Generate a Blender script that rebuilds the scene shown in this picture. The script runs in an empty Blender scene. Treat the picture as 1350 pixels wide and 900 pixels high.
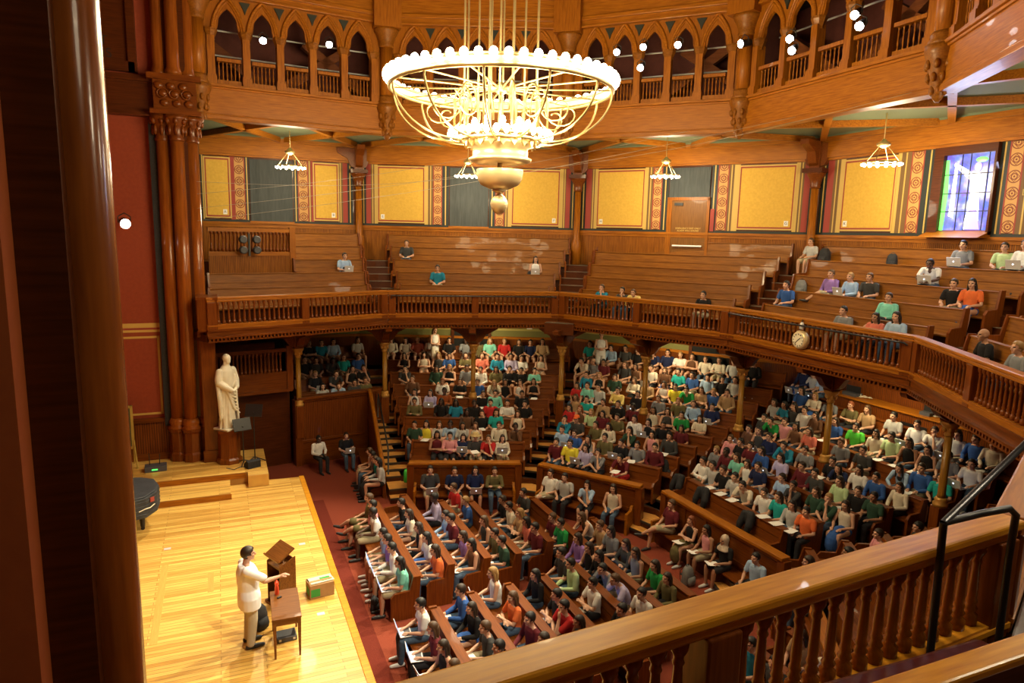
import bpy, bmesh, math, random
from mathutils import Vector, Matrix
random.seed(7)
C = bpy.context.scene.collection
PI = math.pi

# ---------------------------------------------------------------- mesh helper
class MB:
    def __init__(self):
        self.v = []; self.f = []; self.mi = []; self.M = Matrix.Identity(4); self.cur = 0
    def at(self, loc=(0, 0, 0), rz=0, rx=0, ry=0):
        self.M = Matrix.Translation(loc) @ Matrix.Rotation(rz, 4, 'Z') @ Matrix.Rotation(ry, 4, 'Y') @ Matrix.Rotation(rx, 4, 'X'); return self
    def add(self, vs, fs):
        b = len(self.v); self.v += [tuple(self.M @ Vector(p)) for p in vs]
        for q in fs: self.f.append([b + i for i in q]); self.mi.append(self.cur)
        return self
    def box(self, x0, x1, y0, y1, z0, z1):
        return self.add([(x0,y0,z0),(x1,y0,z0),(x1,y1,z0),(x0,y1,z0),(x0,y0,z1),(x1,y0,z1),(x1,y1,z1),(x0,y1,z1)],
            [(0,3,2,1),(4,5,6,7),(0,1,5,4),(1,2,6,5),(2,3,7,6),(3,0,4,7)])
    def prism(self, poly, a, b, ax='z'):
        """extrude a 2-D polygon; ax names the extrusion axis"""
        n = len(poly)
        if ax == 'z': P = [(x, y, a) for x, y in poly] + [(x, y, b) for x, y in poly]
        elif ax == 'y': P = [(x, a, y) for x, y in poly] + [(x, b, y) for x, y in poly]
        else: P = [(a, x, y) for x, y in poly] + [(b, x, y) for x, y in poly]
        return self.add(P, [tuple(range(n))[::-1], tuple(range(n, 2*n))] + [(i, (i+1) % n, n+(i+1) % n, n+i) for i in range(n)])
    def lathe(self, prof, n=12, c=(0, 0), sq=False, z0=0):
        """profile of (r, z) about a vertical axis at c"""
        vs = []; fs = []
        for r, z in prof:
            for i in range(n):
                a = 2*PI*i/n + (PI/4 if sq else 0)
                vs.append((c[0]+r*math.cos(a), c[1]+r*math.sin(a), z0+z))
        m = len(prof)
        for j in range(m-1):
            for i in range(n): fs.append((j*n+i, j*n+(i+1) % n, (j+1)*n+(i+1) % n, (j+1)*n+i))
        fs.append(tuple(range(n))[::-1]); fs.append(tuple((m-1)*n+i for i in range(n)))
        return self.add(vs, fs)
    def tube(self, pts, r, n=8, flat=1.0, caps=True, closed=False):
        pts = [Vector(p) for p in pts]; m = len(pts)
        R = r if isinstance(r, (list, tuple)) else [r]*m
        vs = []; up = None
        for j, p in enumerate(pts):
            if closed: t = pts[(j+1) % m]-pts[j-1]
            else: t = pts[min(j+1, m-1)]-pts[max(j-1, 0)]
            t = t.normalized() if t.length > 1e-9 else Vector((0, 0, 1))
            if up is None:
                up = Vector((0, 0, 1)) if abs(t.z) < .9 else Vector((0, 1, 0))
            s = t.cross(up).normalized(); up = s.cross(t).normalized()
            for i in range(n):
                a = 2*PI*i/n; vs.append(tuple(p + s*math.cos(a)*R[j] + up*math.sin(a)*R[j]*flat))
        fs = []
        for j in range(m if closed else m-1):
            k = (j+1) % m
            for i in range(n): fs.append((j*n+i, k*n+i, k*n+(i+1) % n, j*n+(i+1) % n)[::-1])
        if caps and not closed:
            fs.append(tuple(range(n))); fs.append(tuple((m-1)*n+i for i in range(n))[::-1])
        return self.add(vs, fs)
    def limb(self, pts, rad, n=10, sub=4):
        """rounded tapering limb through the joints pts"""
        P = [Vector(p) for p in pts]; Q = []; R = []
        for i in range(len(P)-1):
            p0 = P[max(i-1, 0)]; p1 = P[i]; p2 = P[i+1]; p3 = P[min(i+2, len(P)-1)]
            for k in range(sub):
                t = k/sub
                lin = p1.lerp(p2, t)
                cr = .5*((2*p1)+(p2-p0)*t+(2*p0-5*p1+4*p2-p3)*t*t+(3*p1-p0-3*p2+p3)*t**3)
                Q.append(lin*.6+cr*.4); R.append(rad[i]*(1-t)+rad[i+1]*t)
        Q.append(P[-1]); R.append(rad[-1])
        d0 = (Q[0]-Q[1]).normalized(); d1 = (Q[-1]-Q[-2]).normalized()
        A = [(Q[0]+d0*R[0]*math.sin(a), R[0]*math.cos(a)) for a in (1.45, 1.0, .5)]
        B = [(Q[-1]+d1*R[-1]*math.sin(a), R[-1]*math.cos(a)) for a in (.5, 1.0, 1.45)]
        allp = A+list(zip(Q, R))+B
        return self.tube([a for a, _ in allp], [b for _, b in allp], n)
    def ell(self, c, r, n=12, m=8, sq=1.0):
        vs = []; fs = []
        for j in range(m+1):
            b = -PI/2+PI*(j+.02 if j == 0 else (j-.02 if j == m else j))/m
            for i in range(n):
                a = 2*PI*i/n
                vs.append((c[0]+r[0]*math.cos(b)*math.cos(a), c[1]+r[1]*math.cos(b)*math.sin(a), c[2]+r[2]*math.sin(b)))
        for j in range(m):
            for i in range(n): fs.append((j*n+i, j*n+(i+1) % n, (j+1)*n+(i+1) % n, (j+1)*n+i))
        fs.append(tuple(range(n))[::-1]); fs.append(tuple(m*n+i for i in range(n)))
        return self.add(vs, fs)
    def loft(self, secs, n=16, p=2.4):
        """horizontal superellipse sections (cx, cy, z, rx, ry)"""
        vs = []; fs = []
        for cx, cy, z, rx, ry in secs:
            for i in range(n):
                a = 2*PI*i/n; ca, sa = math.cos(a), math.sin(a)
                vs.append((cx+rx*math.copysign(abs(ca)**(2/p), ca), cy+ry*math.copysign(abs(sa)**(2/p), sa), z))
        m = len(secs)
        for j in range(m-1):
            for i in range(n): fs.append((j*n+i, j*n+(i+1) % n, (j+1)*n+(i+1) % n, (j+1)*n+i))
        fs.append(tuple(range(n))[::-1]); fs.append(tuple((m-1)*n+i for i in range(n)))
        return self.add(vs, fs)
    def mesh(self, name, mats, smooth=False):
        me = bpy.data.meshes.new(name); me.from_pydata(self.v, [], self.f)
        for m in (mats if isinstance(mats, (list, tuple)) else [mats]): me.materials.append(m)
        if any(self.mi): me.polygons.foreach_set('material_index', self.mi)
        if smooth: me.polygons.foreach_set('use_smooth', [True]*len(me.polygons))
        me.update(); return me
    def build(self, name, mats, parent=None, smooth=False, bevel=0, label=None):
        o = bpy.data.objects.new(name, self.mesh(name, mats, smooth)); C.objects.link(o)
        if parent is not None: o.parent = parent
        if bevel:
            b = o.modifiers.new('bevel', 'BEVEL'); b.width = bevel; b.segments = 2; b.limit_method = 'ANGLE'
        if label: o['label'] = label
        return o
def tag(o, label=None, cat=None, group=None, kind=None):
    if label: o['label'] = label
    if cat: o['category'] = cat
    if group: o['group'] = group
    if kind: o['kind'] = kind
    return o
def thing(name, label, cat, loc=(0, 0, 0), rz=0, group=None, kind=None):
    o = bpy.data.objects.new(name, None); C.objects.link(o); o.empty_display_size = .1
    o.location = loc; o.rotation_euler = (0, 0, rz)
    return tag(o, label, cat, group, kind)
def struct(name, mb, mat, label=None, loc=None, rz=0, smooth=False, bevel=0, cat=None):
    o = mb.build(name, mat, None, smooth, bevel)
    if loc: o.location = loc
    o.rotation_euler = (0, 0, rz)
    return tag(o, label, cat or 'building part', None, 'structure')
def sroot(name, label, loc, rz, cat='building part'):
    return thing(name, label, cat, loc, rz, None, 'structure')
def dup(o, parent=None):
    c = o.copy(); C.objects.link(c); c.parent = parent
    for ch in KIDS.get(o.name, ()): dup(ch, c)
    return c
KIDS = {}
def proto(o):
    KIDS[o.name] = list(o.children)
    for ch in o.children: proto(ch)
    return o
def evalmesh(mb, name, voxel=None, smooth=2, mats=()):
    me = mb.mesh(name, [], True)
    o = bpy.data.objects.new(name, me); C.objects.link(o)
    if voxel:
        r = o.modifiers.new('r', 'REMESH'); r.mode = 'VOXEL'; r.voxel_size = voxel; r.use_smooth_shade = True
    if smooth:
        s = o.modifiers.new('s', 'SMOOTH'); s.iterations = smooth; s.factor = .5
    dg = bpy.context.evaluated_depsgraph_get(); dg.update()
    out = bpy.data.meshes.new_from_object(o.evaluated_get(dg)); out.name = name
    bpy.data.objects.remove(o); bpy.data.meshes.remove(me)
    out.materials.clear()
    for m in mats: out.materials.append(m)
    out.polygons.foreach_set('use_smooth', [True]*len(out.polygons))
    return out

# ---------------------------------------------------------------- materials
def newmat(name):
    m = bpy.data.materials.new(name); m.use_nodes = True
    nt = m.node_tree; b = nt.nodes['Principled BSDF']
    return m, nt, b
def L(nt, a, b): nt.links.new(a, b)
def plain(name, col, rough=.6, metal=0, emit=None, es=0, coat=0, spec=None):
    m, nt, b = newmat(name)
    b.inputs['Base Color'].default_value = (*col, 1); b.inputs['Roughness'].default_value = rough; b.inputs['Metallic'].default_value = metal
    b.inputs['Coat Weight'].default_value = coat
    if spec is not None: b.inputs['Specular IOR Level'].default_value = spec
    if emit: b.inputs['Emission Color'].default_value = (*emit, 1); b.inputs['Emission Strength'].default_value = es
    return m
def noisy(name, c1, c2, scale=8, rough=.7, mscale=(1, 1, 1), detail=3, bump=0, coat=0, metal=0, spec=.5):
    m, nt, b = newmat(name)
    tc = nt.nodes.new('ShaderNodeTexCoord'); mp = nt.nodes.new('ShaderNodeMapping'); mp.inputs['Scale'].default_value = mscale
    no = nt.nodes.new('ShaderNodeTexNoise'); no.inputs['Scale'].default_value = scale; no.inputs['Detail'].default_value = detail
    cr = nt.nodes.new('ShaderNodeValToRGB'); cr.color_ramp.elements[0].position = .3; cr.color_ramp.elements[1].position = .7
    cr.color_ramp.elements[0].color = (*c1, 1); cr.color_ramp.elements[1].color = (*c2, 1)
    L(nt, tc.outputs['Object'], mp.inputs['Vector']); L(nt, mp.outputs[0], no.inputs['Vector']); L(nt, no.outputs['Fac'], cr.inputs[0])
    L(nt, cr.outputs[0], b.inputs['Base Color'])
    b.inputs['Roughness'].default_value = rough; b.inputs['Coat Weight'].default_value = coat; b.inputs['Metallic'].default_value = metal
    b.inputs['Specular IOR Level'].default_value = spec
    if bump:
        bp = nt.nodes.new('ShaderNodeBump'); bp.inputs['Strength'].default_value = bump; bp.inputs['Distance'].default_value = .02
        L(nt, no.outputs['Fac'], bp.inputs['Height']); L(nt, bp.outputs[0], b.inputs['Normal'])
    return m, nt, b, cr
def wood(name, c1, c2, ax='x', rough=.35, coat=.25, scale=2.2, boards=0, spec=.22):
    c1 = (c1[0]*.72, c1[1]*.67, c1[2]*.32); c2 = (c2[0]*.81, c2[1]*.77, c2[2]*.36); coat *= .5
    ms = {'x': (1, 14, 14), 'y': (14, 1, 14), 'z': (14, 14, 1)}[ax]
    m, nt, b, cr = noisy(name, c1, c2, scale, rough, ms, 5, 0, coat, spec=spec)
    if boards:   # beaded boards: narrow dark grooves across the local x axis
        tc = [n for n in nt.nodes if n.type == 'TEX_COORD'][0]
        w = nt.nodes.new('ShaderNodeTexWave'); w.bands_direction = 'X'; w.inputs['Scale'].default_value = boards
        r2 = nt.nodes.new('ShaderNodeValToRGB'); r2.color_ramp.elements[0].position = .02; r2.color_ramp.elements[1].position = .22
        r2.color_ramp.elements[0].color = (.25, .22, .2, 1); r2.color_ramp.elements[1].color = (1, 1, 1, 1)
        mx = nt.nodes.new('ShaderNodeMix'); mx.data_type = 'RGBA'; mx.blend_type = 'MULTIPLY'; mx.inputs[0].default_value = 1
        L(nt, tc.outputs['Object'], w.inputs['Vector']); L(nt, w.outputs['Fac'], r2.inputs[0])
        L(nt, cr.outputs[0], mx.inputs[6]); L(nt, r2.outputs[0], mx.inputs[7]); L(nt, mx.outputs[2], b.inputs['Base Color'])
        bp = nt.nodes.new('ShaderNodeBump'); bp.inputs['Strength'].default_value = .5; bp.inputs['Distance'].default_value = .01
        L(nt, r2.outputs[0], bp.inputs['Height']); L(nt, bp.outputs[0], b.inputs['Normal'])
    return m
W_ORANGE = wood('honey oak', (.32, .10, .010), (.50, .18, .022), rough=.42, coat=.12)
W_ORANGE_Z = wood('honey oak upright', (.29, .088, .009), (.46, .16, .02), 'z', rough=.42, coat=.12)
W_RED = wood('cherry wood', (.145, .034, .008), (.235, .065, .015), rough=.3)
W_RED_Z = wood('cherry wood upright', (.155, .036, .010), (.25, .068, .018), 'z', rough=.28)
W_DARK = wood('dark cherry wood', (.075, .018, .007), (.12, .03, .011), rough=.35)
W_COLUMN = wood('polished column wood', (.27, .072, .02), (.40, .12, .032), 'z', rough=.22, coat=.4, scale=1.2)
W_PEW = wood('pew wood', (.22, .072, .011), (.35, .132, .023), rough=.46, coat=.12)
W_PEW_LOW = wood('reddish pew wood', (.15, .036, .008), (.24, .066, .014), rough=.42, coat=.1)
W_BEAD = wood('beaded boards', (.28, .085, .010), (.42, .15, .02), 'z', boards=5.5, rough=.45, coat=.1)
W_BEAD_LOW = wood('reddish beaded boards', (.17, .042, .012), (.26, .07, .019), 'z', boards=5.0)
W_TABLE = wood('table wood', (.17, .06, .025), (.26, .10, .042), rough=.35)
W_CAP = wood('rail cap wood', (.66, .26, .03), (.88, .42, .06), rough=.35, coat=.2)
GOLD = plain('gilded wood', (.52, .27, .055), .38, .35)
BRASS = plain('polished brass', (.66, .51, .24), .34, .9)
BRASS_DULL = plain('aged brass', (.72, .56, .31), .42, .55)
BLACK = plain('black metal', (.010, .010, .011), .42, 0)
BLACK_CLOTH = noisy('black fabric', (.010, .010, .012), (.022, .022, .025), 20, .8)[0]
GREY_METAL = plain('silver grey metal', (.62, .62, .63), .4, .25)
DARK_GREY = plain('dark grey plastic', (.06, .06, .07), .5)
WHITE = plain('white paint', (.8, .78, .74), .5)
PAPER = plain('white paper', (.86, .85, .82), .7)
CREAM = plain('cream paper', (.72, .66, .5), .7)
RED_WALL = noisy('red painted plaster', (.25, .035, .008), (.29, .045, .011), 12, .75)[0]
ORANGE_WALL = noisy('orange painted plaster', (.40, .085, .014), (.44, .10, .017), 12, .75)[0]
YELLOW = noisy('ochre yellow panel', (.62, .37, .048), (.70, .43, .06), 14, .8)[0]
STRIPE_RED = plain('brick red paint', (.30, .040, .024), .7)
STRIPE_BLACK = plain('bottle black paint', (.012, .018, .014), .6)
STRIPE_BROWN = plain('olive brown paint', (.16, .085, .025), .7)
STRIPE_GOLD = plain('gold paint', (.58, .38, .09), .6)
GREEN_COVE = plain('sage green plaster', (.13, .15, .075), .8)
GREEN_PANEL = plain('olive green panel', (.16, .15, .035), .7)
GREEN_LIGHT = plain('light olive moulding', (.36, .30, .07), .6)
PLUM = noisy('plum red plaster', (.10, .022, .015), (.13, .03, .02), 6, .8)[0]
STONE = noisy('white marble', (.62, .57, .44), (.74, .69, .56), 5, .55)[0]
CARPET = noisy('rust red carpet', (.20, .040, .022), (.27, .062, .034), 60, .95, bump=.4, spec=.1)[0]
CARPET_DARK = noisy('dark red floor strip', (.13, .022, .014), (.165, .03, .018), 60, .95, bump=.3, spec=.1)[0]
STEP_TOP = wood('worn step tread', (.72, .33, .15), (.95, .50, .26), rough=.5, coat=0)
LEATHER = noisy('oxblood leather', (.075, .010, .010), (.11, .017, .016), 9, .3, bump=.15, coat=.3)[0]
CURTAIN = noisy('charcoal curtain', (.040, .047, .045), (.062, .070, .066), 3, .75, (6, 6, .6))[0]
SCREEN = plain('lit laptop screen', (.1, .15, .3), .3, 0, (.35, .55, 1), 1.1)
LOGO = plain('lit lid emblem', (.9, .9, .95), .3, 0, (.8, .9, 1), 2.0)
BULB = plain('glowing warm bulb', (1, .9, .7), .3, 0, (1, .86, .56), 40)
BULB_SOFT = plain('glowing pendant bulb', (1, .9, .7), .3, 0, (1, .88, .62), 22)
SPOT_GLASS = plain('lit spotlight glass', (1, 1, 1), .2, 0, (.95, .97, 1), 45)
PIANO_COVER = noisy('black quilted cover', (.014, .016, .02), (.03, .033, .04), 5, .6)[0]
def stage_floor():
    m, nt, b = newmat('maple stage boards')
    tc = nt.nodes.new('ShaderNodeTexCoord')
    br = nt.nodes.new('ShaderNodeTexBrick'); br.offset = .37; br.inputs['Scale'].default_value = 1
    br.inputs['Brick Width'].default_value = 1.9; br.inputs['Row Height'].default_value = .10; br.inputs['Mortar Size'].default_value = .005
    br.inputs['Color1'].default_value = (.55, .29, .055, 1); br.inputs['Color2'].default_value = (.82, .52, .13, 1); br.inputs['Mortar'].default_value = (.36, .17, .035, 1)
    no = nt.nodes.new('ShaderNodeTexNoise'); no.inputs['Scale'].default_value = 2; mp = nt.nodes.new('ShaderNodeMapping'); mp.inputs['Scale'].default_value = (1, 16, 1)
    mx = nt.nodes.new('ShaderNodeMix'); mx.data_type = 'RGBA'; mx.blend_type = 'OVERLAY'; mx.inputs[0].default_value = .45
    L(nt, tc.outputs['Object'], br.inputs['Vector']); L(nt, tc.outputs['Object'], mp.inputs['Vector']); L(nt, mp.outputs[0], no.inputs['Vector'])
    L(nt, br.outputs['Color'], mx.inputs[6]); L(nt, no.outputs['Fac'], mx.inputs[7]); L(nt, mx.outputs[2], b.inputs['Base Color'])
    b.inputs['Roughness'].default_value = .34; b.inputs['Coat Weight'].default_value = .1
    return m
STAGE = stage_floor()
def pattern_strip():
    """tan stencilled band: linked rosettes drawn as dark lines"""
    m, nt, b = newmat('stencilled rosette band')
    tc = nt.nodes.new('ShaderNodeTexCoord'); sp = nt.nodes.new('ShaderNodeSeparateXYZ'); L(nt, tc.outputs['Object'], sp.inputs[0])
    def mth(op, a, bv=None):
        n = nt.nodes.new('ShaderNodeMath'); n.operation = op
        for i, q in enumerate((a, bv)):
            if q is None: continue
            if isinstance(q, (int, float)): n.inputs[i].default_value = q
            else: L(nt, q, n.inputs[i])
        return n.outputs[0]
    z = mth('MULTIPLY', sp.outputs['Z'], 2.4); fr = mth('SUBTRACT', mth('FRACT', z), .5)
    u = mth('MULTIPLY', sp.outputs['X'], 2.4)
    d = mth('SQRT', mth('ADD', mth('MULTIPLY', fr, fr), mth('MULTIPLY', u, u)))
    dia = mth('ADD', mth('ABSOLUTE', fr), mth('ABSOLUTE', u))
    def line(v, at, w): return mth('LESS_THAN', mth('ABSOLUTE', mth('SUBTRACT', v, at)), w)
    s = mth('MAXIMUM', line(d, .36, .03), mth('MAXIMUM', line(d, .17, .03), line(dia, .30, .025)))
    s = mth('MAXIMUM', s, mth('LESS_THAN', d, .06))
    mx = nt.nodes.new('ShaderNodeMix'); mx.data_type = 'RGBA'; L(nt, s, mx.inputs[0])
    mx.inputs[6].default_value = (.55, .29, .085, 1); mx.inputs[7].default_value = (.18, .035, .012, 1)
    L(nt, mx.outputs[2], b.inputs['Base Color']); b.inputs['Roughness'].default_value = .7
    return m
ROSETTES = pattern_strip()
def stained_glass():
    m, nt, b = newmat('daylit stained glass')
    tc = nt.nodes.new('ShaderNodeTexCoord')
    vo = nt.nodes.new('ShaderNodeTexVoronoi'); vo.inputs['Scale'].default_value = 6.5
    no = nt.nodes.new('ShaderNodeTexNoise'); no.inputs['Scale'].default_value = 2.6; no.inputs['Detail'].default_value = 2
    cr = nt.nodes.new('ShaderNodeValToRGB'); e = cr.color_ramp.elements
    e[0].position = .40; e[0].color = (.015, .03, .5, 1); e[1].position = .80; e[1].color = (.9, .95, 1, 1)
    for p_, c_ in ((.52, (.04, .09, .85, 1)), (.60, (.22, .24, .95, 1)), (.68, (.75, .85, 1, 1))):
        q = e.new(p_); q.color = c_
    ad = nt.nodes.new('ShaderNodeMix'); ad.data_type = 'RGBA'; ad.inputs[0].default_value = .10
    L(nt, tc.outputs['Object'], vo.inputs['Vector']); L(nt, tc.outputs['Object'], no.inputs['Vector'])
    L(nt, no.outputs['Fac'], cr.inputs[0]); L(nt, cr.outputs[0], ad.inputs[6]); L(nt, vo.outputs['Color'], ad.inputs[7])
    L(nt, ad.outputs[2], b.inputs['Emission Color']); b.inputs['Emission Strength'].default_value = 1.25
    b.inputs['Base Color'].default_value = (.1, .1, .2, 1); b.inputs['Roughness'].default_value = .15
    return m
GLASS_BLUE = stained_glass()
GLASS_WHITE = plain('daylit white glass', (.8, .8, .85), .2, 0, (.82, .86, 1), 1.6)
GLASS_GREEN = plain('daylit green glass', (.1, .5, .1), .2, 0, (.15, .75, .12), 2.0)
GLASS_LILAC = plain('daylit lilac glass', (.4, .3, .7), .2, 0, (.38, .30, .85), 1.2)
LEAD = plain('lead came', (.02, .02, .03), .5)
# ---------------------------------------------------------------- plan of the hall (metres, centre of the polygon at 0,0; stage floor z = 0)
TH = math.radians(33.73)
RV = {3.5: (-4.63, 7.88), 2.5: (.94, 9.68), 1.5: (6.68, 8.31), .5: (9.47, 2.78), -.5: (9.46, -3.04), -1.5: (6.46, -7.45), -2.5: (.99, -9.95), -3.5: (-4.72, -10.33)}
GV = {3.5: (-4.6, 9.07), 2.5: (.89, 9.58), 1.5: (6.24, 7.34), .5: (9.82, 3.3), -.5: (9.49, -2.94), -1.5: (6.3, -7.4)}
WV = [(-4.75, 15.1), (.96, 14.98), (9.12, 11.59), (14.2, 4.34), (14.2, -4.34), (9.3, -11.6)]
FLOOR = -.8
def nk(k): return Vector((math.cos(TH*k), math.sin(TH*k)))
def xk(k): n = nk(k); return Vector((n.y, -n.x))
def wp(k, r, s): return nk(k)*r + xk(k)*s
TANH = math.tan(TH/2)
ROW_R = [7.3+.82*i for i in range(9)]
ROW_Z = [-.3, -.15, .02, .16, .34, .6, .9, 1.24, 1.74]
MEZ_R = [10.35+.8*i for i in range(5)]
MEZ_Z = [4.33, 4.74, 5.16, 5.62, 6.08]
MOFF = {1: .3, 2: .3}
def frame(A, B):
    A = Vector(A[:2]); B = Vector(B[:2]); d = B-A
    return A, math.atan2(d.y, d.x), d.length
SIDE = {3: 'beside the statue', 2: 'at the far side', 1: 'between far side and clock', 0: 'under the clock', -1: 'past the clock', -2: 'at the near side', -3: 'nearest the viewer'}

# ---------------------------------------------------------------- floors
struct('floor', MB().box(-4.5, 16, -16, 16, -1.0, FLOOR), CARPET, 'rust red carpeted floor below the stage', cat='floor')
struct('trim_1', MB().box(-2.2, -1.66, -9, 7.1, FLOOR, FLOOR+.012), CARPET_DARK, 'dark red floor strip along the stage front', cat='carpet')  # thin flat strip, darker red than the floor beside it
stg = MB(); stg.prism([(-11, -9), (-2.22, -9), (-2.22, 7.13), (-3.17, 7.2), (-3.17, 9.2), (-11, 9.2)], -1.0, 0)
struct('floor_stage', stg, STAGE, 'pale yellow wooden stage floor', cat='stage')
struct('trim_2', MB().box(-2.34, -2.2, -9, 7.2, -.16, .012), W_CAP, 'rounded wooden nosing along the stage edge', bevel=.01)
struct('trim_stage_front', MB().box(-2.26, -2.2, -9, 7.13, -.8, -.1), W_RED, 'brown panelled front of the stage')
st = MB(); st.box(-11, -3.2, 7.1, 9.2, 0, .34); st.box(-3.75, -3.2, 6.75, 7.1, 0, .34)
struct('floor_step', st, STAGE, 'upper wooden platform at the back of the stage', bevel=.008, cat='step')
struct('floor_step', MB().box(-11, -4.22, 6.0, 7.1, 0, .17), STAGE, 'low wooden step in front of the upper stage platform', bevel=.008, cat='step')
struct('trim_3', MB().box(-11, -4.2, 5.985, 6.0, 0, .15), W_ORANGE, 'brown riser board of the low stage step')
struct('trim_4', MB().box(-11, -3.8, 7.085, 7.1, .17, .32), W_ORANGE, 'brown riser board of the upper stage platform')
tr = MB(); tr.box(-5.66, -5.53, -.52, 2.58, 0, .004)
struct('trim_5', tr, noisy('pale inlay board', (.60, .33, .07), (.68, .40, .09), 4, .4, (14, 1, 14))[0], 'long narrow inlaid board in the stage floor')
struct('trim_6', MB().box(-4.74, -4.63, 1.05, 1.87, 0, .004), noisy('pale inlay strip', (.56, .30, .06), (.62, .35, .08), 4, .4, (14, 1, 14))[0], 'short narrow inlaid board in the stage floor')
for x, y, lb in ((-2.75, 2.6, 'small grey floor plate on the stage near its front edge'), (-2.75, -.55, 'small grey floor plate on the stage beside the table'), (-5.6, 3.4, 'small grey floor plate at the far left of the stage')):
    o = MB().box(-.07, .07, -.05, .05, 0, .006).build('floor_plate', GREY_METAL); o.location = (x, y, 0); tag(o, lb, 'floor plate')

# ---------------------------------------------------------------- outer walls with painted panels
YEL, BAND, BLK, CUR, BRN, REDS, GLD, OPN = 'yel', 'band', 'blk', 'cur', 'brn', 'red', 'gld', 'opn'
STRIPS = [
    [(.0, .13, BLK), (.13, .99, YEL), (.99, 1.12, REDS), (1.12, 1.52, BAND), (1.52, 1.65, BLK), (1.65, 3.25, CUR), (3.25, 3.41, BLK), (3.41, 3.81, BAND), (3.81, 3.9, BRN), (3.9, 4.01, REDS), (4.01, 4.94, YEL), (4.94, 5.12, BRN), (5.12, 5.3, REDS), (5.3, 5.5, BLK)],
    [(.13, .33, BLK), (.33, .52, REDS), (.52, .66, BRN), (.66, .79, GLD), (.79, 2.66, YEL), (2.66, 2.8, GLD), (2.8, 3.0, BRN), (3.0, 3.36, BAND), (3.36, 3.63, BLK), (3.63, 5.24, CUR), (5.24, 5.48, BLK), (5.48, 5.85, BAND), (5.85, 6.0, BRN), (6.0, 6.15, GLD), (6.15, 8.06, YEL), (8.06, 8.2, GLD), (8.2, 8.31, BRN), (8.31, 8.49, REDS), (8.49, 8.7, BLK)],
    [(.12, .32, BLK), (.32, .56, REDS), (.56, .7, BRN), (.7, .82, GLD), (.82, 2.77, YEL), (2.77, 2.9, GLD), (2.9, 3.1, BRN), (3.1, 3.46, BAND), (3.46, 3.72, BLK), (3.72, 5.3, 'door'), (5.3, 5.52, BLK), (5.52, 5.9, BAND), (5.9, 6.08, BRN), (6.08, 6.27, GLD), (6.27, 8.13, YEL), (8.13, 8.25, GLD), (8.25, 8.4, BRN), (8.4, 8.59, REDS), (8.59, 8.72, BLK)],
    [(.13, .36, BLK), (.36, .61, REDS), (.61, .85, BRN), (.85, 1.02, GLD), (1.02, 2.86, YEL), (2.86, 2.98, GLD), (2.98, 3.3, BRN), (3.3, 3.7, BAND), (3.7, 4.08, BLK), (4.08, 5.76, 'win'), (5.76, 5.97, BLK), (5.97, 6.33, BAND), (6.33, 6.6, BRN), (6.6, 6.75, GLD), (6.75, 8.2, YEL), (8.2, 8.55, REDS)],
    []]
STRIPE = {BLK: STRIPE_BLACK, BRN: STRIPE_BROWN, REDS: STRIPE_RED, GLD: STRIPE_GOLD}
WN = ['wall_far_left', 'wall_far', 'wall_back_left', 'wall_back', 'wall_back_right']
plates = ['A', 'B', 'E', 'F', 'H', 'G', 'K', 'L', 'M']
npl = 0
yel_lab = ['narrow ochre wall panel nearest the stage', 'narrow ochre wall panel between curtain and column', 'wide ochre wall panel between column and grey curtain', 'wide ochre wall panel behind the chandelier ball', 'ochre wall panel just before the exit door', 'ochre wall panel just after the exit door', 'ochre wall panel before the stained glass window', 'ochre wall panel beyond the stained glass window']
ny = 0
def text(body, size, mat, parent, loc, rx=PI/2, rz=0, name='lettering', align='CENTER'):
    cu = bpy.data.curves.new(name, 'FONT'); cu.body = body; cu.size = size; cu.extrude = .002; cu.align_x = align; cu.align_y = 'CENTER'
    o = bpy.data.objects.new(name, cu); C.objects.link(o); cu.materials.append(mat); o.parent = parent
    dg = bpy.context.evaluated_depsgraph_get(); dg.update(); me = bpy.data.meshes.new_from_object(o.evaluated_get(dg)); bpy.data.objects.remove(o)
    o = bpy.data.objects.new(name, me); C.objects.link(o); o.parent = parent
    if not me.materials: me.materials.append(mat)
    o.location = loc; o.rotation_euler = (rx, 0, rz); return o
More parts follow.
